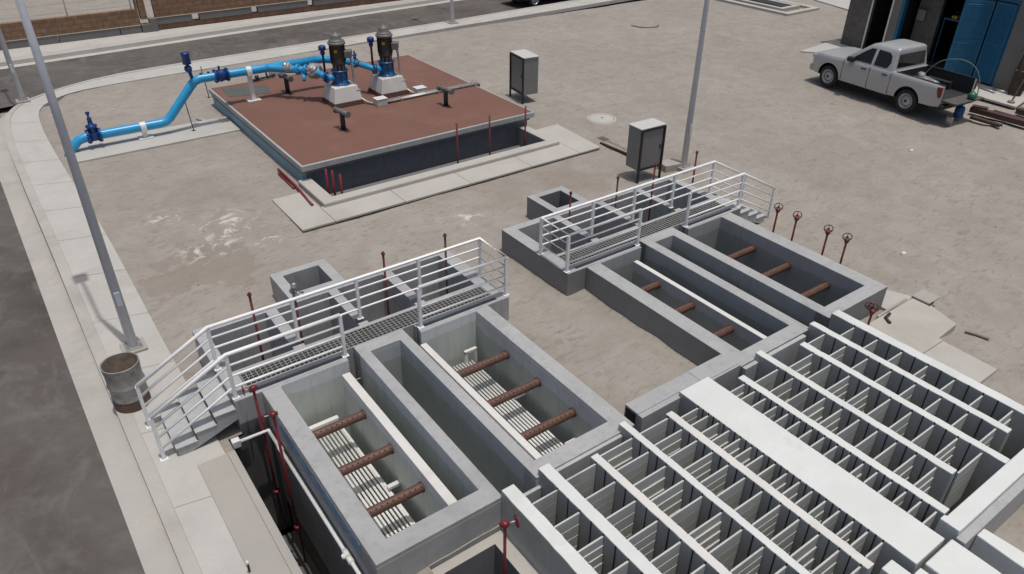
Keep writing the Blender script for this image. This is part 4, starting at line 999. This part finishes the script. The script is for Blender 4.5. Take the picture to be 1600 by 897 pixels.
# ------------------------------------------------------------------ pickup truck
def truck_body(name, parent, mt):
    st_ = [(2.45, .45, .84, .64), (2.39, .40, .97, .78), (2.27, .36, 1.04, .865), (2.04, .34, 1.075, .905), (1.6, .34, 1.085, .925), (1.15, .34, 1.11, .93), (.4, .34, 1.13, .93), (-.75, .34, 1.14, .93), (-.86, .36, 1.14, .93), (-1.6, .38, 1.14, .925), (-2.40, .42, 1.13, .915), (-2.60, .46, 1.12, .90)]
    rings = []
    for x, zb, zt, w_ in st_:
        h = zt-zb; half = [(w_*.86, zb), (w_*.975, zb+.04), (w_*.995, zb+.16), (w_*1.005, zb+.55*h), (w_*.992, zt-.13), (w_*.97, zt-.045), (w_*.93, zt-.008), (w_*.75, zt)]
        if x > 1.0: half[-1] = (w_*.60, zt+.012)
        rings.append([(x, y, z) for y, z in half]+[(x, -y, z) for y, z in half[::-1]])
    m = MB(); n = len(rings[0]); vs = [p for r_ in rings for p in r_]; fs = []
    for i in range(len(rings)-1):
        for j in range(n): fs.append((i*n+j, (i+1)*n+j, (i+1)*n+(j+1) % n, i*n+(j+1) % n))
    fs.append(tuple(range(n))[::-1] if False else tuple(range(n))); fs.append(tuple(range((len(rings)-1)*n, len(rings)*n))[::-1])
    m.smooth = True; m.add(vs, fs); body = m.build(name, mt, parent)
    bm = bmesh.new(); bm.from_mesh(body.data); bmesh.ops.recalc_face_normals(bm, faces=bm.faces); bm.to_mesh(body.data); bm.free()
    cut = []
    for x in (1.54, -1.545):
        for sy in (-1, 1):
            c = MB().cyl((x, sy*.62, .40), (x, sy*1.2, .40), .445, 28); cut.append(c.build('cutter', 'black', parent))
    cut.append(MB().box(-2.60, -.93, -.76, .76, .62, 1.6).build('cutter', 'liner', parent)); cut.append(MB().box(-2.9, -2.58, -.72, .72, .66, 1.6).build('cutter', 'liner', parent))
    for c in cut:
        bm = bmesh.new(); bm.from_mesh(c.data); bmesh.ops.recalc_face_normals(bm, faces=bm.faces); bm.to_mesh(c.data); bm.free()
        b = body.modifiers.new('cut', 'BOOLEAN'); b.operation = 'DIFFERENCE'; b.object = c; b.solver = 'EXACT'; b.material_mode = 'TRANSFER'
    bpy.context.view_layer.update(); dg = bpy.context.evaluated_depsgraph_get(); me = bpy.data.meshes.new_from_object(body.evaluated_get(dg))
    body.modifiers.clear(); body.data = me
    for c in cut: bpy.data.objects.remove(c, do_unlink=True)
    es = body.modifiers.new('split', 'EDGE_SPLIT'); es.split_angle = R(38)
    return body
def wheel(t, x, sy):
    y = sy*.79; a = (0, sy, 0)
    w_ = MB().lathe([(.245, -.12), (.33, -.125), (.368, -.09), (.375, -.03), (.375, .03), (.368, .09), (.33, .125), (.245, .12)], (x, y, .376), 32, a).build('wheel', 'rubber', t)
    MB().lathe([(.248, .118), (.242, .10), (.215, .06), (.20, .055), (.185, .075), (.10, .085), (.075, .10), (.05, .112), (0, .114)], (x, y, .376), 28, a).build('rim', 'rim', w_)
    m = MB()
    for k in range(12):
        b = k*math.pi/6; c = Vector((x+.16*math.cos(b), y+sy*.07, .376+.16*math.sin(b))); m.cyl(c, c+Vector((0, sy*.014, 0)), .021, 8)
    c = Vector((x, y+sy*.108, .376)); m.cyl(c, c+Vector((0, sy*.012, 0)), .045, 12); m.build('rim_slotting', 'hole', w_)
def panel(pts, d, name, mt, par, bevel=0):
    n_ = (Vector(pts[1])-Vector(pts[0])).cross(Vector(pts[2])-Vector(pts[0])).normalized()*d
    return MB().extrude([Vector(p)-n_*.0 for p in pts], n_).build(name, mt, par, bevel=bevel)
def make_truck(label, loc, rz, mt, open_gate=True, group=None):
    t = thing('pickup_truck', label, 'pickup truck', loc, rz, group)
    body = truck_body('body', t, mt)
    # cabin: loft of four-sided rings with rounded corners
    lv = [(1.10, 1.12, -.83, .885), (1.30, .86, -.80, .845), (1.52, .56, -.775, .79), (1.68, .36, -.755, .745), (1.765, .24, -.765, .705), (1.81, .08, -.73, .64), (1.828, -.08, -.6, .46)]
    rings = []
    for z, xf, xb, w_ in lv:
        r_ = .10; ring = []
        for cx_, cy_, a0 in ((xf-r_, w_-r_, 0), (xb+r_*.6, w_-r_*.6, 90), (xb+r_*.6, -w_+r_*.6, 180), (xf-r_, -w_+r_, 270)):
            rr = r_ if a0 in (0, 270) else r_*.6
            for k in range(4):
                a = R(a0+k*30); ring.append((cx_+rr*math.cos(a), cy_+rr*math.sin(a), z))
        rings.append(ring)
    m = MB(); n = len(rings[0]); m.smooth = True
    m.add([p for r_ in rings for p in r_], [(i*n+j, i*n+(j+1) % n, (i+1)*n+(j+1) % n, (i+1)*n+j) for i in range(len(rings)-1) for j in range(n)]+[tuple(range((len(rings)-1)*n, len(rings)*n))])
    cab_ = m.build('cabin', mt, t)
    es = cab_.modifiers.new('split', 'EDGE_SPLIT'); es.split_angle = R(45)
    def side_y(z):
        for (z0, _, _, w0), (z1, _, _, w1) in zip(lv, lv[1:]):
            if z0 <= z <= z1: return w0+(w1-w0)*(z-z0)/(z1-z0)
        return .88
    def front_x(z):
        for (z0, f0, _, _), (z1, f1, _, _) in zip(lv, lv[1:]):
            if z0 <= z <= z1: return f0+(f1-f0)*(z-z0)/(z1-z0)
    for sy in (-1, 1):
        for poly, nm in (([(.80, 1.17), (.64, 1.30), (.36, 1.52), (.20, 1.635), (.02, 1.655), (.02, 1.17)], 'front_window'), ([(-.08, 1.17), (-.08, 1.655), (-.48, 1.645), (-.60, 1.57), (-.66, 1.36), (-.60, 1.20), (-.5, 1.17)], 'rear_window')):
            m = MB(); N = len(poly)
            out = [(x, sy*(side_y(z)+.006), z) for x, z in poly]; inn = [(x, sy*(side_y(z)-.03), z) for x, z in poly]
            f0 = tuple(range(N)); 
            m.add(out+inn, [f0 if sy < 0 else f0[::-1]] + [(i, (i+1) % N, N+(i+1) % N, N+i) for i in range(N)]); m.build(nm, 'glass', t)
        m = MB().box(.62, .86, 0, .17, 1.10, 1.26); o = m.build('mirror', 'black', t, bevel=.03); o.location = (-.02, sy*.90 if sy > 0 else -1.07, 0)
        for x in (.13, -.67): 
            MB().box(x-.02, x+.17, min(sy*.928, sy*.955), max(sy*.928, sy*.955), .965, 1.0).build('door_handle', 'black', t, bevel=.008)
        m = MB()
        for x in (1.02, -.02, -.83): m.box(x-.005, x+.005, min(sy*.92, sy*.938), max(sy*.92, sy*.938), .42, 1.08)
        m.build('door_seam', 'black', t)
        MB().extrude([(-2.44, sy*.845, 1.07), (-2.62, sy*.845, 1.09), (-2.625, sy*.845, .80), (-2.58, sy*.845, .74), (-2.52, sy*.845, .80)][::1 if sy>0 else -1], (0, sy*.09, 0)).build('tail_lamp', 'tail', t, bevel=.03)
        MB().box(2.08, 2.40, min(sy*.60, sy*.868), max(sy*.60, sy*.868), .84, .99).build('headlight', 'lampglass', t, bevel=.04)
    m = MB(); wz = [(1.17, 1.035), (1.30, .868), (1.52, .568), (1.66, .392)]
    for (z0, x0), (z1, x1) in zip(wz, wz[1:]):
        w0, w1 = side_y(z0)-.10, side_y(z1)-.10; m.quad((x0+.006, -w0, z0), (x0+.006, w0, z0), (x1+.006, w1, z1), (x1+.006, -w1, z1))
    m.build('windscreen', 'glass', t)
    m = MB().extrude([(-.828, -.70, 1.22), (-.828, .70, 1.22), (-.79, .64, 1.63), (-.79, -.64, 1.63)], (.02, 0, 0)); m.build('back_window', 'glass', t)
    m = MB(); m.box(-.86, -.80, -.72, .72, 1.13, 1.16); m.build('cabin_sill', mt, t)
    # bed
    m = MB(); x0, x1, y1_, zf, zt = -2.56, -.935, .752, .64, 1.10
    m.quad((x0, -y1_, zf), (x1, -y1_, zf), (x1, y1_, zf), (x0, y1_, zf)); m.quad((x0, -y1_, zt), (x1, -y1_, zt), (x1, -y1_, zf), (x0, -y1_, zf)); m.quad((x0, y1_, zf), (x1, y1_, zf), (x1, y1_, zt), (x0, y1_, zt)); m.quad((x1, -y1_, zf), (x1, -y1_, zt), (x1, y1_, zt), (x1, y1_, zf))
    for sy in (-1, 1): m.box(-1.95, -1.13, min(sy*.55, sy*.751), max(sy*.55, sy*.751), zf+.001, .86)
    m.build('bed_liner', 'liner', t)
    for sy in (-1, 1): MB().box(-2.60, -.92, min(sy*.75, sy*.835), max(sy*.75, sy*.835), 1.13, 1.155).build('bed_rail', 'black', t, bevel=.01)
    if open_gate: MB().box(-3.08, -2.60, -.73, .73, .62, .68).build('tailgate', 'tailgrey', t, bevel=.015)
    else: MB().box(-2.68, -2.60, -.73, .73, .62, 1.12).build('tailgate', mt, t, bevel=.015)
    MB().box(-2.74, -2.5, -.80, .80, .40, .53).build('rear_bumper', 'black', t, bevel=.02); MB().box(2.34, 2.50, -.78, .78, .36, .60).build('front_bumper', mt, t, bevel=.05)
    MB().box(2.40, 2.475, -.5, .5, .66, .90).build('grille', 'black', t, bevel=.03)
    MB().box(-2.5, 2.3, -.55, .55, .28, .42).build('chassis', 'black', t)
    for x in (1.54, -1.545):
        for sy in (-1, 1): wheel(t, x, sy)
    return t
hd = math.atan2(14.61-11.49, 24.31-23.99)
f_, l_ = Vector((math.cos(hd), math.sin(hd), 0)), Vector((-math.sin(hd), math.cos(hd), 0))
mid = Vector(((24.31+23.99)/2, (14.61+11.49)/2, 0)) - l_*.86
tk = make_truck('silver double-cab pickup with its tailgate down in front of the workshop', (mid.x, mid.y, 0), hd, 'truck')
make_truck('dark vehicle parked on the cross street, cut by the upper edge', (26.05, 32.95, -.3), R(181.5), 'black', False)

def tl(x, y, z): p = mid+f_*x+l_*y; return (p.x, p.y, z)
tkc = thing('air_compressor', 'grey compressor tank lying in the pickup bed', 'compressor', tl(-1.55, .05, .645), hd)
MB().lathe([(0, -.38), (.12, -.36), (.17, -.28), (.17, .28), (.12, .36), (0, .38)], (-.1, .0, .2), 20, (1, -.4, 0)).build('air_tank', 'foil', tkc); m = MB().cyl((.25, -.02, .2), (.25, -.02, .46), .1, 12); m.box(.1, .4, .1, .3, .0, .34); m.build('engine', 'galv', tkc); MB().torus((.36, -.18, .3), (.3, -1, .1), .13, .02, 16, 6).build('pulley', 'rim', tkc)
hc = thing('green_float', 'green round float standing on the lowered tailgate', 'float', tl(-2.98, -.18, .681)); MB().lathe([(0, 0), (.08, .005), (.135, .07), (.13, .15), (.07, .21), (.03, .22), (.03, .25), (0, .255)], n=18).build('ball', 'green', hc)
hp = [tl(-2.9, -.6, .72), tl(-2.75, -.72, 1.15), tl(-2.45, -.72, 1.5), tl(-2.0, -.6, 1.62), tl(-1.5, -.4, 1.45), tl(-1.2, -.2, .95), tl(-1.1, .0, .70)]
tag(MB().tube(smooth3(hp), .016, 8).build('garden_hose', 'hose'), 'green hose arching out of the pickup bed', 'hose')
gb = thing('gas_cylinder', 'small blue gas cylinder on the sand below the lowered tailgate', 'gas cylinder', (25.02, 10.25, 0)); gb.scale = (.8, .8, .8); MB().lathe([(0, 0), (.16, 0), (.18, .03), (.18, .36), (.13, .44), (.05, .47), (.05, .5), (0, .5)], n=20).build('vessel', 'bluebin', gb); MB().torus((0, 0, .53), (0, 0, 1), .1, .014, 16, 6).build('collar', 'bluebin', gb)
pc = thing('paint_can', 'small dull metal can on the sand beside the blue gas cylinder', 'can', (24.2, 10.12, 0)); MB().lathe([(0, .02), (.1, .02), (.1, 0), (.11, 0), (.11, .2), (.1, .21), (.1, .17), (0, .17)], n=16).build('can', 'drum', pc)

# ------------------------------------------------------------------ workshop building
ba = math.atan2(10.57-17.80, 29.02-29.96)
wb = thing('workshop', 'grey block workshop with a wide opening and blue louvred doors', 'building', (29.96, 17.80, 0), ba)
# local x runs along the front towards the camera, local y into the building
m = MB(); m.box(0, 1.06, 0, .2, 0, 3.4); m.box(0, .2, .2, 6, 0, 3.4); m.box(1.06, 2.01, 0, .2, 2.35, 3.4); m.build('block_wall', 'block', wb)
m = MB(); m.box(2.01, 2.36, .0, .2, 0, 3.4); m.box(2.36, 6.72, .0, .2, 2.95, 3.4); m.box(6.72, 7.28, .0, .2, 0, 3.4); m.box(7.08, 7.28, .2, 6, 0, 3.4); m.box(7.28, 7.31, -.02, 6, 0, .12); m.build('rendered_wall', 'render', wb, bevel=.008)
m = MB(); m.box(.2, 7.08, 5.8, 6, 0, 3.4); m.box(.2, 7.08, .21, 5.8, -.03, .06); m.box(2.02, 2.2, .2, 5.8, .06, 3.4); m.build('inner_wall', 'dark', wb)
MB().box(-.25, 7.55, -.25, 6.2, 3.401, 3.6).build('roof', 'render', wb)
m = MB(); m.box(1.055, 1.115, -.03, .0, 0, 2.38); m.box(1.955, 2.015, -.03, .0, 0, 2.38); m.box(1.115, 1.955, -.03, .0, 2.32, 2.38); m.build('door_frame', 'pvc', wb)
m = MB(); m.box(2.365, 2.50, -.02, .18, .0, 2.94); m.box(6.62, 6.715, .02, .18, .0, 2.94); m.box(2.5, 6.62, .02, .18, 2.83, 2.94); m.build('blue_frame', 'louvre', wb)
m = MB().box(2.62, 3.55, .7, .85, .06, 3.3); m.build('inner_partition', 'block', wb)
def louvre_leaf(x0, y0, ang, W, label, flip=1):
    o = bpy.data.objects.new('louvred_door', None); COL.objects.link(o); o.parent = wb; o.location = (x0, y0, .1); o.rotation_euler = (0, 0, ang)
    m = MB(); m.box(0, .07, 0, .04, 0, 2.7); m.box(W-.07, W, 0, .04, 0, 2.7); m.box(.07, W-.07, 0, .04, 0, .1); m.box(.07, W-.07, 0, .04, 2.6, 2.7); m.box(.07, W-.07, .0, .04, 1.3, 1.38); m.box(.07, W-.07, .018, .024, .1, 2.6); m.build('leaf_frame', 'louvre', o)
    m = MB(); z = .12
    while z < 2.58:
        if not 1.27 < z < 1.39: m.extrude([(.07, -.012, z), (.07, -.008, z-.006), (.07, .018, z+.05), (.07, .012, z+.055)], (W-.14, 0, 0))
        z += .062
    m.build('louvre_blades', 'louvre', o); return o
louvre_leaf(4.78, .1, R(-62), .92, 'a'); louvre_leaf(5.25, -.72, R(50), .95, 'b'); louvre_leaf(5.92, -.015, 0, .72, 'c')
MB().box(2.68, 3.02, .60, .699, 1.5, 1.9).build('switch_box', 'cabinet', wb, bevel=.01)
sh = thing('steel_shelf', 'blue shelf with tools inside the dark workshop opening', 'shelf', (29.96, 17.80, 0), ba)
MB().box(3.6, 4.9, .9, 1.3, 1.68, 1.73).build('board', 'louvre', sh)
for x in (3.62, 4.84): MB().box(x, x+.04, .92, .96, .06, 1.68).build('leg', 'louvre', sh)
def tool(s, label, nm, mt):
    t = thing(nm, label, 'tool', (29.96, 17.80, 0), ba); a = MB().box(s, s+.24, .95, 1.15, 1.731, 1.85); a.build('housing', mt, t, bevel=.03); MB().torus((s+.12, 1.05, 1.92), (0, 1, 0), .07, .018, 14, 6).build('handle', 'black', t)
tool(3.86, 'small yellow tool at the inner end of the workshop shelf', 'power_tool', 'yellow'); tool(4.38, 'yellow and brown tool in the middle of the workshop shelf', 'power_tool', 'yellow')
db = thing('covered_drum', 'dark covered drum with a pale rag on top inside the workshop', 'drum', (29.96, 17.80, 0), ba); MB().lathe([(.27, .06), (.27, .92), (.28, .94), (0, .96)], (4.1, 1.7, 0), 20).build('shell', 'dark', db); lump((4.08, 1.62, .985), .09, 'rag', 'cabtop', db, 2.4, 8)

# loose things by the workshop
def bar(p, q, w_, h, label, z=0):
    p, q = Vector((*p, 0)), Vector((*q, 0)); d = q-p; L = d.length; a = math.atan2(d.y, d.x)
    m = MB(); m.box(0, L, -w_/2, w_/2, h*.86, h); m.box(0, L, -w_/2, -w_/2+.015, 0, h*.86); m.box(0, L, w_/2-.015, w_/2, 0, h*.86)
    o = m.build('steel_channel', 'steelbrown'); o.location = (p.x, p.y, z); o.rotation_euler = (0, 0, a); tag(o, label, 'steel channel', 'brown steel channels on the sand'); return o
bar((25.95, 10.3), (25.95, 8.4), .24, .16, 'thick brown steel channel in the middle of the loose pile'); bar((25.25, 9.95), (25.2, 9.0), .16, .08, 'short brown steel channel lying nearest the pickup'); bar((26.42, 9.8), (26.3, 8.5), .10, .09, 'thin brown steel channel beside the thick one'); bar((27.05, 9.35), (26.9, 8.1), .26, .17, 'brown steel channel farthest from the pickup at the right edge')
bar((25.9, 10.28), (26.02, 9.85), .2, .06, 'short flat brown piece on top of the thick channel', .161)
tr = thing('rolled_tarp', 'dark brown rolled tarpaulin leaning on the corner of the workshop', 'tarpaulin', (28.8, 10.25, .05)); m = MB()
for k in range(7):
    a = k*.9; m.tube([(.12*math.cos(a), .12*math.sin(a), 0), (.14*math.cos(a+.3)+.06, .14*math.sin(a+.3), .7), (.13*math.cos(a)+.16, .13*math.sin(a), 1.35+.12*math.sin(k*2)), (.09*math.cos(a)+.24, .09*math.sin(a), 1.75+.1*math.cos(k*3))], [.1, .12, .1, .05], 8)
m.build('cloth', 'tarp', tr); MB().torus((.1, 0, .8), (.1, 0, 1), .24, .02, 16, 6).build('rope', 'sack', tr)
sk = thing('sand_sack', 'pale green sack standing behind the rolled tarpaulin', 'sack', (29.5, 9.85, .05)); lump((0, 0, .4), .33, 'sack', 'sack', sk, .8, 12)
rp = thing('leaning_pole', 'thin pole leaning with a small round foot on the white apron', 'pole', (27.8, 9.9, .05)); MB().tube([(0, 0, .04), (.55, -.02, 1.15), (.9, -.04, 2.0)], .022, 8).build('pole', 'wood', rp); MB().lathe([(0, 0), (.12, 0), (.11, .05), (.04, .08), (0, .08)], n=14).build('foot', 'wood', rp)
for i, (p, q, h, lab) in enumerate((((28.55, 11.35), (28.35, 10.7), .04, 'short grey metal strip on the apron before the louvred doors'), ((28.75, 10.95), (28.65, 10.5), .05, 'grey metal strip on the apron closest to the rolled tarpaulin'))):
    o = MB().tube([(p[0], p[1], .05+h), (q[0], q[1], .05+h)], .03, 6).build('metal_strip', 'galv'); tag(o, lab, 'metal strip', 'metal strips on the apron')

# ------------------------------------------------------------------ pebbles and clods
m = MB(); rr = random.Random(11)
def inhole(x, y): return any(h[0]-.1 < x < h[1]+.1 and h[2]-.1 < y < h[3]+.1 for h in HOLES)
for k in range(2600):
    x = rr.uniform(1.35, 30) if k % 3 else rr.uniform(12, 24); y = rr.uniform(3.5, 28.5)
    if inhole(x, y) or (5.6 < x < 13.2 and 15.4 < y < 24.8) or (4.7 < x < 14 and 14.6 < y < 17): continue
    if 11.1 < x < 13.8 and 3.1 < y < 5.8: continue
    s = rr.choice((.008, .01, .012, .016, .02, .03 if rr.random() < .25 else .012)); z = gz(x, y); a = rr.uniform(0, 6.28)
    P = [(x+s*1.2*math.cos(a+q*1.26)*rr.uniform(.7, 1.2), y+s*math.sin(a+q*1.26)*rr.uniform(.7, 1.2), z-.004) for q in range(5)]; T = (x+rr.uniform(-.3, .3)*s, y+rr.uniform(-.3, .3)*s, z+s*.9)
    m.mat(rr.choice((0, 0, 0, 1, 2))); m.add(P+[T], [(q, (q+1) % 5, 5) for q in range(5)])
o = m.build('pebbles', ['pad2', 'wood', 'plinthtop'], weld=False); tag(o, 'small stones and clods scattered over the sand', 'pebbles', kind='stuff')
for x, y, lab in ((15.5, 6.5, 'tiny white scrap on the sand beside the handwheel row'), (14.55, 14.1, 'tiny white scrap on the sand left of the lamp post'), (21.2, 9.6, 'tiny white scrap on the open sand below the pickup')):
    o = lump((x, y, gz(x, y)+.015), .05, 'paper_scrap', 'pvc', None, 1.3, x); tag(o, lab, 'litter', 'white scraps on the sand')
print('BAFFLES', cnt, 'objects', len(bpy.data.objects))
